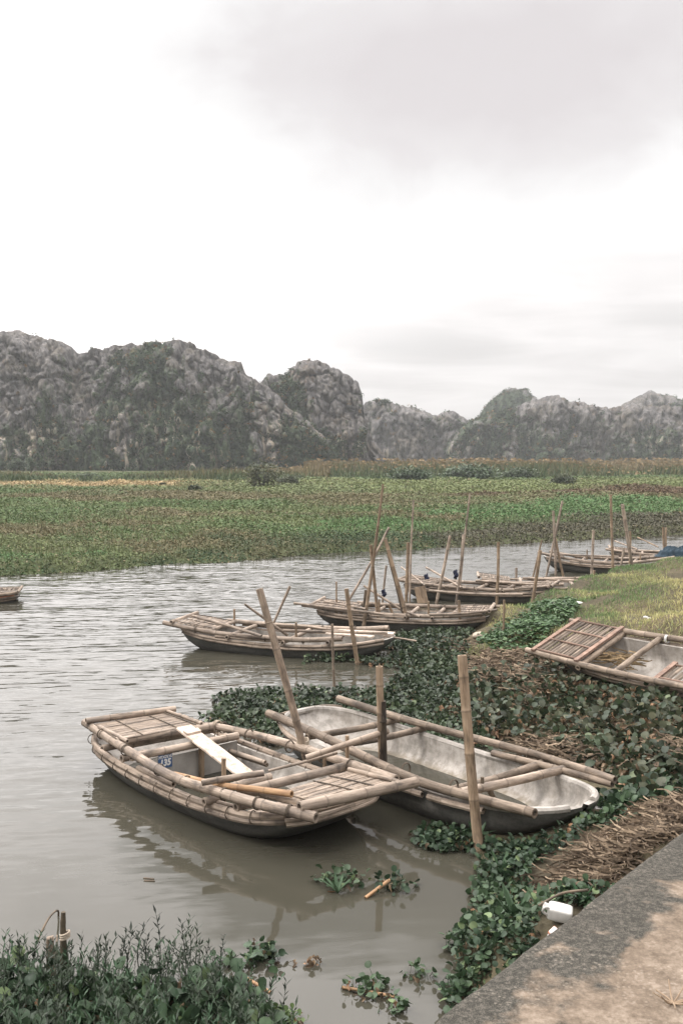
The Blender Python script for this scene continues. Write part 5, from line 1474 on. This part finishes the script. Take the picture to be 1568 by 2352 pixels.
def hyacinth(S, x, y, size, zlift, palette, dead=.1, seed=0, tilt=.28):
    n = len(x)
    if n == 0: return
    z = np.maximum(near_h(x, y), 0.0) + zlift
    pick = rng.integers(0, len(HY), n)
    isdead = rng.uniform(0, 1, n) < dead
    clump = fbm(np.stack([x * 3, y * 3, x * 0], -1), 3, 820 + seed)
    g = np.clip(.5 + .9 * clump + rng.normal(0, .22, n), 0, 1)[:, None]
    pal = np.array(palette)
    col = pal[0] * (1 - g) + pal[1] * g
    hi = rng.uniform(0, 1, n) < .05
    col[hi] = pal[2]
    col *= rng.uniform(.75, 1.3, (n, 1))
    yaw = rng.uniform(0, 2 * PI, n); tl = rng.normal(0, tilt, n)
    for k in range(len(HY)):
        m = (pick == k) & ~isdead
        S.add(HY[k][0], HY[k][1], np.stack([x[m], y[m], z[m]], -1), rotz_tilt(yaw[m], tl[m], rng.uniform(-.3, .3, m.sum())), size[m], col[m], HY[k][2])
    pick = rng.integers(0, 3, n)
    dc = np.array([.16, .115, .075]) * rng.uniform(.45, 1.7, (n, 1)); 
    org = rng.uniform(0, 1, n) < .18; dc[org] = np.array([.33, .20, .12])
    for k in range(3):
        m = (pick == k) & isdead
        S.add(DEAD[k][0], DEAD[k][1], np.stack([x[m], y[m], z[m]], -1), rotz_tilt(yaw[m], tl[m] * 2, rng.uniform(-.5, .5, m.sum())), size[m], dc[m], DEAD[k][2])

PALD = [(.022, .034, .019), (.046, .068, .034), (.09, .115, .06)]
PALM = [(.030, .037, .021), (.064, .072, .041), (.115, .118, .072)]
PALL = [(.024, .044, .024), (.052, .086, .042), (.12, .165, .075)]

JX, JY = at_z(1285, 2088, .42)[:2]; KX, KY = at_z(1268, 2125, .40)[:2]
S = Scatter()
# mat of plants from the left of the boats round behind them
polyA = wpoly([(468, 1640), (505, 1606), (600, 1584), (750, 1588), (860, 1586), (912, 1560), (930, 1530), (870, 1522), (800, 1512), (700, 1518), (790, 1500), (880, 1482), (930, 1456), (1000, 1446), (1090, 1440), (1050, 1475), (1075, 1530), (1150, 1580), (1150, 1640), (1120, 1720), (900, 1720), (700, 1720), (600, 1700), (500, 1664)])
x, y = sample_poly(polyA, 42000, .22)
d_ = rng.uniform(.75, 1.25, len(x))
hyacinth(S, x, y, .085 * d_, 0.0, PALD, .08, 1, .4)
# taller withered plants on the right behind the empty boat
polyB = wpoly([(1080, 1560), (1180, 1545), (1300, 1560), (1400, 1590), (1600, 1610), (1750, 1700), (1700, 1830), (1568, 1830), (1480, 1850), (1400, 1800), (1250, 1720), (1100, 1680), (1040, 1640)])
x, y = sample_poly(polyB, 36000, .25)
hyacinth(S, x, y, .10 * rng.uniform(.5, 1.6, len(x)), 0.0, PALM, .5, 2, .6)
x, y = sample_poly(polyB, 9000, .25)
hyacinth(S, x, y, .11 * rng.uniform(.7, 1.4, len(x)), 0.04, PALD, .45, 3, .7)
# in front of the empty boat and down to the pavement
polyC = wpoly([(935, 1908), (1000, 1893), (1090, 1905), (1180, 1905), (1330, 1880), (1400, 1850), (1568, 1800), (1640, 1830), (1568, 1905), (1420, 1935), (1300, 1965), (1230, 2010), (1210, 2080), (1300, 2110), (1260, 2160), (1150, 2230), (1030, 2300), (1020, 2270), (1060, 2220), (1000, 2160), (1060, 2130), (1090, 2060), (1090, 1990), (1130, 1960), (1080, 1950), (1010, 1950), (950, 1930)])
x, y = sample_poly(polyC, 40000, .10)
hyacinth(S, x, y, .058 * rng.uniform(.65, 1.6, len(x)), 0.0, PALL, .06, 4, .45)
x, y = sample_poly(wpoly([(1200, 2060), (1330, 2090), (1420, 2120), (1300, 2220), (1100, 2380), (980, 2420), (1010, 2330), (1050, 2260), (1150, 2190)], .2), 12000, .06)
ok_ = ((x - JX) ** 2 + (y - JY) ** 2 > .021) & ((x - KX) ** 2 + (y - KY) ** 2 > .008); x, y = x[ok_], y[ok_]
hyacinth(S, x, y, .058 * rng.uniform(.65, 1.45, len(x)), 0.0, PALL, .08, 8, .4)
x, y = sample_poly(wpoly([(1100, 1880), (1300, 1890), (1420, 1850), (1568, 1790), (1640, 1840), (1500, 1900), (1350, 1930), (1150, 1940)]), 6000, .1)
hyacinth(S, x, y, .115 * rng.uniform(.7, 1.3, len(x)), 0.0, PALL, .03, 5, .3)
x, y = sample_poly(wpoly([(1440, 1830), (1568, 1740), (1700, 1800), (1600, 1890), (1500, 1880)]), 2500, .1)
hyacinth(S, x, y, .13 * rng.uniform(.7, 1.3, len(x)), 0.0, PALM, .25, 6, .4)
o = S.build('water_hyacinth', M['leaf'], True); tag(o, 'bed of green water hyacinth around and behind the moored boats', 'water plants', kind='stuff')

# near-left bed
S = Scatter()
polyD = wpoly([(-80, 2235), (60, 2225), (130, 2228), (190, 2245), (260, 2228), (420, 2215), (480, 2240), (540, 2285), (600, 2320), (630, 2360), (680, 2440), (600, 2520), (-80, 2520)])
polyH = wpoly([(-80, 2275), (40, 2255), (130, 2262), (190, 2285), (300, 2275), (420, 2262), (490, 2258), (540, 2285), (600, 2320), (630, 2360), (680, 2440), (600, 2520), (-80, 2520)])
x, y = sample_poly(polyH, 8000, .12)
hyacinth(S, x, y, .10 * rng.uniform(.6, 1.5, len(x)), 0.02, PALL, .13, 7, .45)
xw, yw = sample_poly(polyD, 1600, .10)
SHOOT_V, SHOOT_F = [], []
def lance(v, f, p, d, L, w):
    p = np.array(p); d = np.array(d) / np.linalg.norm(d)
    s = np.cross(d, [0, 0, 1]); s = s / (np.linalg.norm(s) + 1e-6)
    b = len(v)
    up = np.cross(s, d)
    for q in (p, p + d * L * .45 + s * w + up * .04 * L, p + d * L, p + d * L * .45 - s * w + up * .04 * L): v.append(tuple(q))
    f.append((b, b + 1, b + 2)); f.append((b, b + 2, b + 3))
def shoot(seed, n=11, bend=.15):
    r_ = random.Random(seed); v, f = [], []
    pts = [np.array([bend * (t ** 2) + .03 * math.sin(4 * t + seed), .03 * math.cos(3 * t + seed), t]) for t in np.linspace(0, 1, 6)]
    for i, p in enumerate(pts):
        w_ = .012 * (1 - .6 * i / 5)
        for k in range(3): v.append(tuple(p + np.array([math.cos(2.1 * k) * w_, math.sin(2.1 * k) * w_, 0])))
    for i in range(5):
        for k in range(3): f.append((i * 3 + k, i * 3 + (k + 1) % 3, i * 3 + 3 + (k + 1) % 3, i * 3 + 3 + k))
    for i in range(n):
        t = .25 + .75 * (i + 1) / n
        q = t * 5; j = min(int(q), 4); p = pts[j] + (pts[j + 1] - pts[j]) * (q - j)
        a = i * 2.4 + seed
        lance(v, f, p, (math.cos(a), math.sin(a), .55 + .7 * t), .17 * r_.uniform(.7, 1.2), .022)
    return np.array(v), f
SH = [shoot(k, 16, .1 + .06 * k) for k in range(4)]
zz = np.maximum(near_h(xw, yw), 0)
hgt = .20 * rng.uniform(.5, 1.5, len(xw))
cw = np.array([.030, .042, .026]) * rng.uniform(.7, 1.6, (len(xw), 1))
gr = rng.uniform(0, 1, len(xw)) < .3; cw[gr] = np.array([.045, .085, .045])
for k in range(4):
    m = (np.arange(len(xw)) % 4) == k
    S.add(SH[k][0], SH[k][1], np.stack([xw, yw, zz], -1)[m], rotz_tilt(rng.uniform(0, 6.28, m.sum()), rng.normal(0, .3, m.sum())), hgt[m], cw[m])
o = S.build('waterside_plants', M['leaf'], True); tag(o, 'tangle of hyacinth and leafy weeds in the near left corner', 'water plants', kind='stuff')

# upright weed stems that stand clear of the tangle
WG = 'dark leafy weed stems rising from the near left corner'
stems = [(10, 2240, 2150), (40, 2245, 2155), (68, 2240, 2165), (95, 2240, 2140), (135, 2245, 2160), (165, 2250, 2150), (100, 2235, 2165), (205, 2245, 2178), (270, 2235, 2130), (288, 2240, 2135), (365, 2225, 2105), (345, 2235, 2160), (430, 2230, 2110), (300, 2245, 2150), (320, 2240, 2118), (415, 2230, 2160), (505, 2225, 2150), (455, 2235, 2165), (350, 2250, 2110), (385, 2240, 2170), (472, 2260, 2175), (500, 2270, 2180), (240, 2250, 2165), (560, 2290, 2240), (610, 2320, 2260), (330, 2265, 2140)]
for i, (u, v, vt) in enumerate(stems):
    b = at_z(u, v, .04); t = at_y(u, vt, b.y); hgt_ = max(.12, t.z - b.z)
    tv, tf = SH[i % 4]
    Sx = Scatter()
    Sx.add(tv, tf, np.zeros((1, 3)), rotz_tilt(np.array([random.uniform(0, 6.28)]), np.array([random.uniform(-.12, .25)])), np.array([[hgt_ * 1.1, hgt_ * 1.1, hgt_ * .95]]), np.array([[.022, .028, .020]]) * random.uniform(.8, 1.5))
    o = Sx.build('weed_stem', M['leaf'], True); o.location = b
    tag(o, 'dark narrow leaved weed stem rising from the near left plants', 'weed', WG)

# drifting clumps on the open water
clumps = [(790, 2030, 60, 16, 'drifting hyacinth clump with a pale stick, below the front boat', 70, .075), (905, 2040, 40, 12, 'drifting hyacinth clump under the reflection of the blackened pole', 50, .07), (265, 1775, 30, 16, 'single hyacinth tuft caught at the left bow of the plated boat', 26, .11),
          (600, 2205, 45, 25, 'floating plant clump beside the near left tangle', 110, .07), (520, 2215, 30, 12, 'small floating plant clump nearest the near left tangle', 40, .06), (855, 2275, 55, 22, 'ragged drifting clump low in open water, above a round leaf', 80, .06), (965, 2245, 30, 12, 'short drifting clump left of the pavement corner', 34, .055), (910, 2320, 30, 14, 'round leafed floating tuft at the bottom of the open water', 24, .07),
          (655, 2345, 40, 14, 'pale green floating rosettes at the bottom edge', 90, .05), (715, 2215, 30, 10, 'brown withered stalks poking from the near water', 14, .055), (840, 1495, 50, 8, 'small plant cluster under the right bow of the lone boat', 60, .09), (540, 1494, 50, 5, 'thin row of weed at the waterline of the lone boat', 24, .09)]
for i, (u, v, ru, rv, lab, n, sz) in enumerate(clumps):
    c = at_z(u, v, 0); s = c.y / F
    rx, ry = ru * s, rv * s * c.y / H
    Sx = Scatter()
    a = rng.uniform(0, 6.28, n); r_ = np.sqrt(rng.uniform(0, 1, n)) * (1 + .4 * np.sin(3 * a + i))
    x, y = c.x + rx * r_ * np.cos(a), c.y + ry * r_ * np.sin(a)
    pal = PALL if i not in (8, 9) else ([(.10, .15, .06), (.16, .21, .09), (.22, .27, .12)] if i == 8 else [(.06, .04, .03), (.09, .06, .04), (.12, .08, .05)])
    ok = boats_clear(x, y, .0)
    hyacinth(Sx, x[ok], y[ok], sz * rng.uniform(.6, 1.4, ok.sum()), -.005, pal, .12 if i != 9 else .9, 10 + i, .5)
    if not Sx.V: continue
    o = Sx.build('floating_plant_clump', M['leaf'], True); tag(o, lab, 'water plants', 'drifting clumps of water plants')

# dry stalk litter
def straw_tmpl(seed):
    r_ = random.Random(seed); v, f = [], []
    p = np.array([0, 0, 0.0]); ang = 0.0; turn = r_.uniform(-.45, .45)
    for i in range(7):
        w_ = .042 * (1 - .5 * abs(i - 2) / 5)
        v += [tuple(p + np.array([-w_, 0, 0])), tuple(p + np.array([w_, 0, 0])), tuple(p + np.array([0, 0, w_ * 1.3]))]
        ang += turn + r_.uniform(-.3, .3)
        p = p + np.array([math.sin(ang), math.cos(ang), r_.uniform(-.25, .22)]) * .17
    for i in range(6):
        a = i * 3
        for k in range(3): f.append((a + k, a + (k + 1) % 3, a + 3 + (k + 1) % 3, a + 3 + k))
    return np.array(v), f
ST = [straw_tmpl(k) for k in range(8)]
def straw(S, poly, n, heap, size, ragged=.08, colr=((.07, .052, .037), (.33, .255, .18)), thick=1.0):
    x, y = sample_poly(poly, n, ragged)
    P = np.array(poly); c = P.mean(0); R = np.abs(P - c).max(0)
    dome = np.clip(1 - ((x - c[0]) / R[0]) ** 2 - ((y - c[1]) / R[1]) ** 2, 0, 1)
    z = np.maximum(near_h(x, y), .0) + rng.uniform(0, 1, len(x)) ** .7 * heap * (.25 + .75 * dome)
    g = rng.uniform(0, 1, (len(x), 1)) ** 1.6
    col = np.array(colr[0]) * (1 - g) + np.array(colr[1]) * g
    for k in range(8):
        m = (np.arange(len(x)) % 8) == k
        sz = size * rng.uniform(.5, 1.35, m.sum())
        S.add(ST[k][0], ST[k][1], np.stack([x, y, z], -1)[m], rotz_tilt(rng.uniform(0, 6.28, m.sum()), rng.normal(0, .24, m.sum()), rng.uniform(0, 6.28, m.sum())), np.stack([sz * thick, sz, sz], -1), col[m])
    nd_ = n // 14; x, y = sample_poly(poly, nd_, ragged); z = np.maximum(near_h(x, y), 0) + rng.uniform(.3, 1, len(x)) * heap * .8
    S.add(LEAF, LEAFF, np.stack([x, y, z], -1), rotz_tilt(rng.uniform(0, 6.28, len(x)), rng.normal(0, .5, len(x)), rng.normal(0, .4, len(x))), np.stack([size * .28 * np.ones(len(x)), size * .5 * rng.uniform(.5, 1.2, len(x)), size * .6 * np.ones(len(x))], -1), np.array(colr[0]) * rng.uniform(.6, 2.2, (len(x), 1)))
S = Scatter()
straw(S, wpoly([(1215, 2000), (1300, 1965), (1420, 1935), (1545, 1900), (1600, 1880), (1700, 1900), (1560, 2000), (1460, 2070), (1360, 2110), (1240, 2060)], .25), 9500, .10, .16)
straw(S, wpoly([(1300, 2020), (1420, 1985), (1560, 1915), (1600, 1930), (1420, 2050), (1340, 2095)], .35), 3500, .10, .15)
o = S.build('dry_stalks', M['straw']); tag(o, 'matted heap of dry brown stalks against the pavement edge', 'dry stalks', kind='stuff')
S = Scatter()
straw(S, wpoly([(1060, 1500), (1130, 1490), (1230, 1510), (1300, 1560), (1230, 1600), (1180, 1590), (1080, 1555)], .15), 4200, .20, .2)
straw(S, wpoly([(1000, 1470), (1060, 1465), (1090, 1500), (1020, 1510)], .05), 500, .1, .2)
o = S.build('dry_stalks', M['straw']); tag(o, 'patch of withered brown stalks below the tip of the grassy mound', 'dry stalks', kind='stuff')
S = Scatter()
straw(S, wpoly([(1170, 1685), (1280, 1695), (1400, 1735), (1400, 1790), (1290, 1750), (1200, 1715)], .1), 1700, .2, .22, thick=.8)
straw(S, polyB, 3200, .14, .17, thick=.4, colr=((.05, .045, .025), (.20, .165, .10)))
straw(S, wpoly([(1490, 1720), (1568, 1700), (1640, 1740), (1600, 1800), (1500, 1790)], .15), 900, .22, .22, thick=.8)
o = S.build('dry_stalks', M['straw']); tag(o, 'dry tan stalks strewn among the withered leaves beyond the empty boat', 'dry stalks', kind='stuff')
S = Scatter()
c9 = on_boat(R9, (-.85, .05, .2))
n = 60; xx = c9.x + rng.normal(0, .13, n); yy = c9.y + rng.normal(0, .13, n)
for k in range(8):
    m = (np.arange(n) % 8) == k
    S.add(ST[k][0], ST[k][1], np.stack([xx, yy, c9.z + rng.uniform(-.08, .05, n)], -1)[m], rotz_tilt(rng.uniform(2.2, 3.4, m.sum()), rng.normal(0, .15, m.sum())), np.full(m.sum(), .26), np.array([[.24, .175, .10]]) * rng.uniform(.4, 1.2, (m.sum(), 1)))
o = S.build('straw_bundle', M['straw']); tag(o, 'bundle of dry straw lying in the boat on the bank', 'straw bundle')

# grass on the mound
S = Scatter()
polyG = wpoly([(1060, 1440), (1150, 1375), (1270, 1325), (1370, 1290), (1455, 1262), (1568, 1240), (1800, 1225), (1950, 1400), (1900, 1640), (1568, 1560), (1430, 1500), (1330, 1450), (1260, 1475), (1180, 1500), (1130, 1490)], .45)
x, y = sample_poly(polyG, 300000, .05)
hk = near_h(x, y); x, y = x[hk > .03], y[hk > .03]
n = len(x)
hole = fbm(np.stack([x * 1.4, y * 1.4, x * 0 + 4], -1), 4, 921) < .30 + rng.uniform(-.1, .1, n)
x, y = x[hole], y[hole]; n = len(x)
g = np.clip(.5 + 1.5 * fbm(np.stack([x * .9, y * .9, x * 0], -1), 4, 901) + rng.normal(0, .2, n), 0, 1)[:, None]
col = np.array([.095, .145, .062]) * (1 - g) + np.array([.34, .31, .155]) * g
col *= rng.uniform(1.0, 1.9, (n, 1))
hgt = .055 * rng.uniform(.5, 1.6, n)
S.add(BLADE, BLADEF, np.stack([x, y, near_h(x, y) - .005], -1), rotz_tilt(rng.uniform(0, 6.28, n), rng.normal(0, .45, n)), np.stack([np.full(n, .010), hgt * .6, hgt], -1), col)
o = S.build('bank_grass', M['grass']); tag(o, 'short yellow green grass on the mound of the near bank', 'grass', kind='stuff')
# leafy weeds at the mound's edge
S = Scatter()
for poly, n_, sz, z_ in (([(1105, 1452), (1160, 1440), (1230, 1428), (1330, 1432), (1300, 1462), (1235, 1490), (1190, 1500), (1130, 1490)], 6500, .085, .2), ([(1330, 1435), (1500, 1445), (1568, 1465), (1430, 1455)], 500, .05, .6)):
    x, y = sample_poly(wpoly(poly, z_), n_, .15)
    z = near_h(x, y) + rng.uniform(0, .14, len(x))
    g = rng.uniform(0, 1, (len(x), 1))
    col = (np.array([.035, .075, .03]) * (1 - g) + np.array([.095, .16, .065]) * g) * rng.uniform(.7, 1.3, (len(x), 1))
    S.add(LEAF, LEAFF, np.stack([x, y, z], -1), rotz_tilt(rng.uniform(0, 6.28, len(x)), rng.uniform(-.7, .9, len(x)), rng.normal(0, .4, len(x))), np.stack([sz * .5 * np.ones(len(x)), sz * rng.uniform(.7, 1.3, len(x)), sz * np.ones(len(x))], -1), col)
o = S.build('leafy_weeds', M['leaf'], True); tag(o, 'bright leafy weeds growing round the foot of the grassy mound', 'weeds', kind='stuff')

# a few long-leaved plants near the pavement
def blade_plant(u, v, z, n, L, w_, label, c, spread=.8):
    b = at_z(u, v, z); b.z = max(gz1(b.x, b.y), 0.0)
    Vv_, Ff = [], []
    for k in range(n):
        a = 2.4 * k + random.uniform(-.3, .3); s_ = random.uniform(.35, spread)
        pts = [np.array([math.cos(a) * s_ * t * L, math.sin(a) * s_ * t * L, L * (t - .45 * s_ * t * t)]) for t in (0, .35, .7, 1)]
        sd_ = np.array([-math.sin(a), math.cos(a), 0])
        bz = len(Vv_)
        for p, ww in zip(pts, (.4, 1, .8, .05)): Vv_ += [tuple(p - sd_ * w_ * ww), tuple(p + np.array([0, 0, -.006])), tuple(p + sd_ * w_ * ww)]
        for i in range(3):
            for j in (0, 1): Ff.append((bz + i * 3 + j, bz + i * 3 + j + 1, bz + i * 3 + j + 4, bz + i * 3 + j + 3))
    Sx = Scatter(); Sx.add(np.array(Vv_), Ff, np.zeros((1, 3)), np.eye(3)[None], np.ones(1), np.array([c]))
    o = Sx.build('leafy_plant', M['leaf'], True); o.location = b; tag(o, label, 'plant')
blade_plant(1185, 2150, .05, 9, .26, .022, 'tall broad leaved plant left of the white plastic jug', (.055, .095, .05))
blade_plant(1245, 2165, .1, 7, .18, .024, 'broad leaved plant just below the white plastic jug', (.06, .105, .05))
blade_plant(1150, 1990, .05, 6, .20, .015, 'slim leaved plant at the left tip of the dry heap', (.06, .11, .055))
blade_plant(1095, 1935, .02, 8, .17, .018, 'strap leaved plant at the foot of the thick tan pole', (.05, .09, .045), .9)
blade_plant(1340, 2030, .5, 6, .13, .018, 'green leafy sprig on the dry heap by the pavement', (.05, .12, .055), .95)
blade_plant(1520, 1850, .1, 9, .26, .016, 'upright green plant near the right edge above the dry heap', (.045, .09, .04))
blade_plant(775, 2050, .0, 8, .14, .012, 'strap leaved rosette in the drifting clump below the front boat', (.055, .10, .05), .95)
# pale dry sprig growing on the pavement at the corner
b = at_z(1545, 2305, PZ)
mb = MB()
for k in range(9):
    a = k * .75
    mb.tube([(0, 0, 0), (math.cos(a) * .03, math.sin(a) * .03, .012), (math.cos(a) * .07, math.sin(a) * .07, .02 + .015 * (k % 3))], .004, 5, 0, .6, False, r1=.002)
o = mb.build('dry_sprig', M['bamboo_tan']); o.location = b; tag(o, 'pale dry sprig growing on the pavement at the right corner', 'sprig')

# ------------------------------------------------------------------ litter and stones
# plastic jug lying on its side
jp = at_z(1285, 2088, .42)
jug = empty('plastic_jug', (jp.x, jp.y, max(gz1(jp.x, jp.y), .3) + .05), (math.radians(12), math.radians(8), math.radians(-14)))
jug.scale = (.76, .76, .76)
tag(jug, 'white plastic jug lying cut open beside the pavement edge', 'jug')
def rbox(mb, c, s, e=.35, nu=20, nv=12, mi=0, cut=None):
    vs, fs = [], []
    for i in range(nv + 1):
        for j in range(nu):
            a = -PI / 2 + PI * i / nv; b = 2 * PI * j / nu
            f_ = lambda t: math.copysign(abs(t) ** e, t)
            vs.append(Vector((c[0] + s[0] * f_(math.cos(a)) * f_(math.cos(b)), c[1] + s[1] * f_(math.cos(a)) * f_(math.sin(b)), c[2] + s[2] * f_(math.sin(a)))))
    for i in range(nv):
        for j in range(nu): fs.append((i * nu + j, i * nu + (j + 1) % nu, (i + 1) * nu + (j + 1) % nu, (i + 1) * nu + j))
    mb.add(vs, fs, mi=mi)
mb = MB(); rbox(mb, (0, 0, 0), (.085, .055, .048), .3)
bd = mb.build('body', M['plastic'], jug)
mb = MB(); mb.tube([(-.08, 0, .02), (-.115, .0, .03)], .022, 12, 0, .5, True); mb.build('neck', M['plastic'], jug)
mb = MB(); mb.tube([(-.07, -.03, .035), (-.105, -.05, .05), (-.115, -.045, .01), (-.075, -.035, -.02)], .009, 8, 0, .5, False); mb.build('handle', M['plastic'], jug)
# crushed carton with orange stripes
kp = at_z(1268, 2125, .40)
k0 = empty('crushed_carton', (kp.x, kp.y, max(gz1(kp.x, kp.y), .12) + .05), (.5, -.3, .7)); tag(k0, 'small crushed white carton with orange stripes below the jug', 'carton')
mb = MB(); mb.box((0, 0, 0), (.05, .035, .085), None, .5, bev=.006); kb = mb.build('body', M['foam'], k0)
for dz_ in (.024, .034):
    mb = MB(); mb.box((0, 0, dz_), (.052, .037, .005), None, .5); mb.build('stripe', M['orange_paint'], k0)
# foam tray by the end of boat two
fp = at_z(1386, 1866, .08)
mb = MB(); mb.box((0, 0, 0), (.17, .11, .012), None, .5, bev=.005)
for (x_, y_, sx_, sy_) in ((.085, 0, .012, .12), (-.085, 0, .012, .12), (0, .055, .18, .012), (0, -.055, .18, .012)): mb.box((x_, y_, .016), (sx_, sy_, .034), None, .5, bev=.005)
o = mb.build('foam_tray', M['foam']); o.location = (fp.x, fp.y, .11); o.rotation_euler = (.12, -.1, .2); tag(o, 'white foam tray floating at the right tip of the empty boat', 'tray')

def rock(name, u, v, z, s, label, mat='stone', cat='stone', flat=.65):
    p = at_z(u, v, z); z0_ = max(gz1(p.x, p.y), 0)
    n = 12; vs, fs = [], []
    for i in range(n + 1):
        for j in range(16):
            a = -PI / 2 + PI * i / n; b = 2 * PI * j / 16
            vs.append(Vector((math.cos(a) * math.cos(b), math.cos(a) * math.sin(b), math.sin(a))))
    A_ = np.array([tuple(q) for q in vs]); dsp = 1 + .35 * fbm(A_ * 1.3 + random.uniform(0, 50), 3, 950)
    vs = [Vector(tuple(q * d_ * s * np.array([1, .8, flat]))) for q, d_ in zip(A_, dsp)]
    for i in range(n):
        for j in range(16): fs.append((i * 16 + j, i * 16 + (j + 1) % 16, (i + 1) * 16 + (j + 1) % 16, (i + 1) * 16 + j))
    mb = MB(); mb.add(vs, fs); o = mb.build(name, M[mat]); o.location = (p.x, p.y, z0_ + s * flat * .35)
    return tag(o, label, cat)
rock('stone', 1277, 1388, .46, .125, 'largest pale stone on the grass of the mound')
rock('plastic_scrap', 1326, 1382, .5, .075, 'white litter scrap on the grass right of the pale stone', 'plastic', 'litter', .3)
rock('stone', 1161, 1438, .25, .07, 'small pale stone at the tip of the grassy mound')
rock('stone', 1098, 1461, .1, .09, 'tan stone among dry stalks left of the mound tip')
rock('shell', 1482, 1403, .65, .035, 'left white shell on the grass above the hauled up boat', 'plastic', 'shell', .5)
rock('shell', 1490, 1410, .65, .03, 'right white shell on the grass above the hauled up boat', 'plastic', 'shell', .5)
rock('plastic_scrap', 1398, 2029, .55, .022, 'white scrap in the dry heap halfway along the pavement edge', 'plastic', 'litter', .6)
rock('plastic_scrap', 1376, 2036, .5, .014, 'tiny white scrap next to the green sprig on the dry heap', 'plastic', 'litter', .6)
rock('red_scrap', 1155, 1957, .06, .014, 'tiny red scrap among hyacinth in front of the empty boat', 'red_petal', 'litter', .8)
rock('clay_clod', 1275, 1590, .1, .16, 'low mud clod under the left end of the hauled up boat', 'stone', 'clod', .4)
# floating sticks
loose('floating_stick', 'pale orange stick slanting out of the drifting clump', 'stick', [at_z(838, 2063, .0), at_z(893, 2022, .05)], .012, 'bamboo_orange', .7)
loose('floating_stick', 'orange brown stick at the edge of the near left tangle', 'stick', [at_z(562, 2245, .02), at_z(622, 2280, .0)], .010, 'bamboo_orange', .6)
loose('floating_stick', 'orange brown reed floating above the ragged clump', 'stick', [at_z(785, 2268, .01), at_z(905, 2290, .015)], .009, 'bamboo_orange', .5)
loose('floating_stick', 'upper of two short twigs adrift on the calm water', 'stick', [at_z(330, 2017, .0), at_z(354, 2019, .0)], .006, 'bamboo_dark', .7, nodes=0)
loose('floating_stick', 'lower of two short twigs adrift on the calm water', 'stick', [at_z(331, 2023, .0), at_z(356, 2024, .0)], .006, 'bamboo_dark', .7, nodes=0)
loose('bent_reed', 'thin grey reed bent over the water behind the roped stump', 'stick', [at_z(85, 2165, .12), at_z(112, 2110, .2), at_y(134, 2092, 5.9), at_y(132, 2130, 5.9), at_z(131, 2165, .05)], .006, 'bamboo_dark', .7, nodes=0)
loose('fallen_branch', 'thin dark branch lying between the jug and the dry heap', 'stick', [at_z(1236, 2080, .40), at_z(1290, 2052, .46), at_z(1350, 2044, .56)], .007, 'bamboo_dark', .7, nodes=0)

# ------------------------------------------------------------------ haze
mh = bpy.data.materials.new('haze'); mh.use_nodes = True; hn = mh.node_tree; hn.nodes.clear()
ho = hn.nodes.new('ShaderNodeOutputMaterial'); hv = hn.nodes.new('ShaderNodeVolumePrincipled')
hv.inputs['Color'].default_value = (.86, .89, .92, 1); hv.inputs['Density'].default_value = 0.00044; hv.inputs['Anisotropy'].default_value = 0.2
hn.links.new(hv.outputs[0], ho.inputs['Volume'])
mb = MB(); mb.box((0, 305, 38.6), (1240, 740, 82.4), None)
o = mb.build('haze', mh, smooth=False); o['kind'] = 'stuff'; o['label'] = 'pale haze in the air over the river valley'; o['category'] = 'haze'

# ------------------------------------------------------------------ render settings
sc.render.engine = 'CYCLES'
sc.cycles.max_bounces = 6; sc.cycles.diffuse_bounces = 3; sc.cycles.glossy_bounces = 3
sc.cycles.transmission_bounces = 2; sc.cycles.volume_bounces = 1; sc.cycles.transparent_max_bounces = 4
sc.cycles.use_denoising = True
try: sc.cycles.denoiser = 'OPENIMAGEDENOISE'
except Exception: pass
sc.cycles.caustics_reflective = False; sc.cycles.caustics_refractive = False
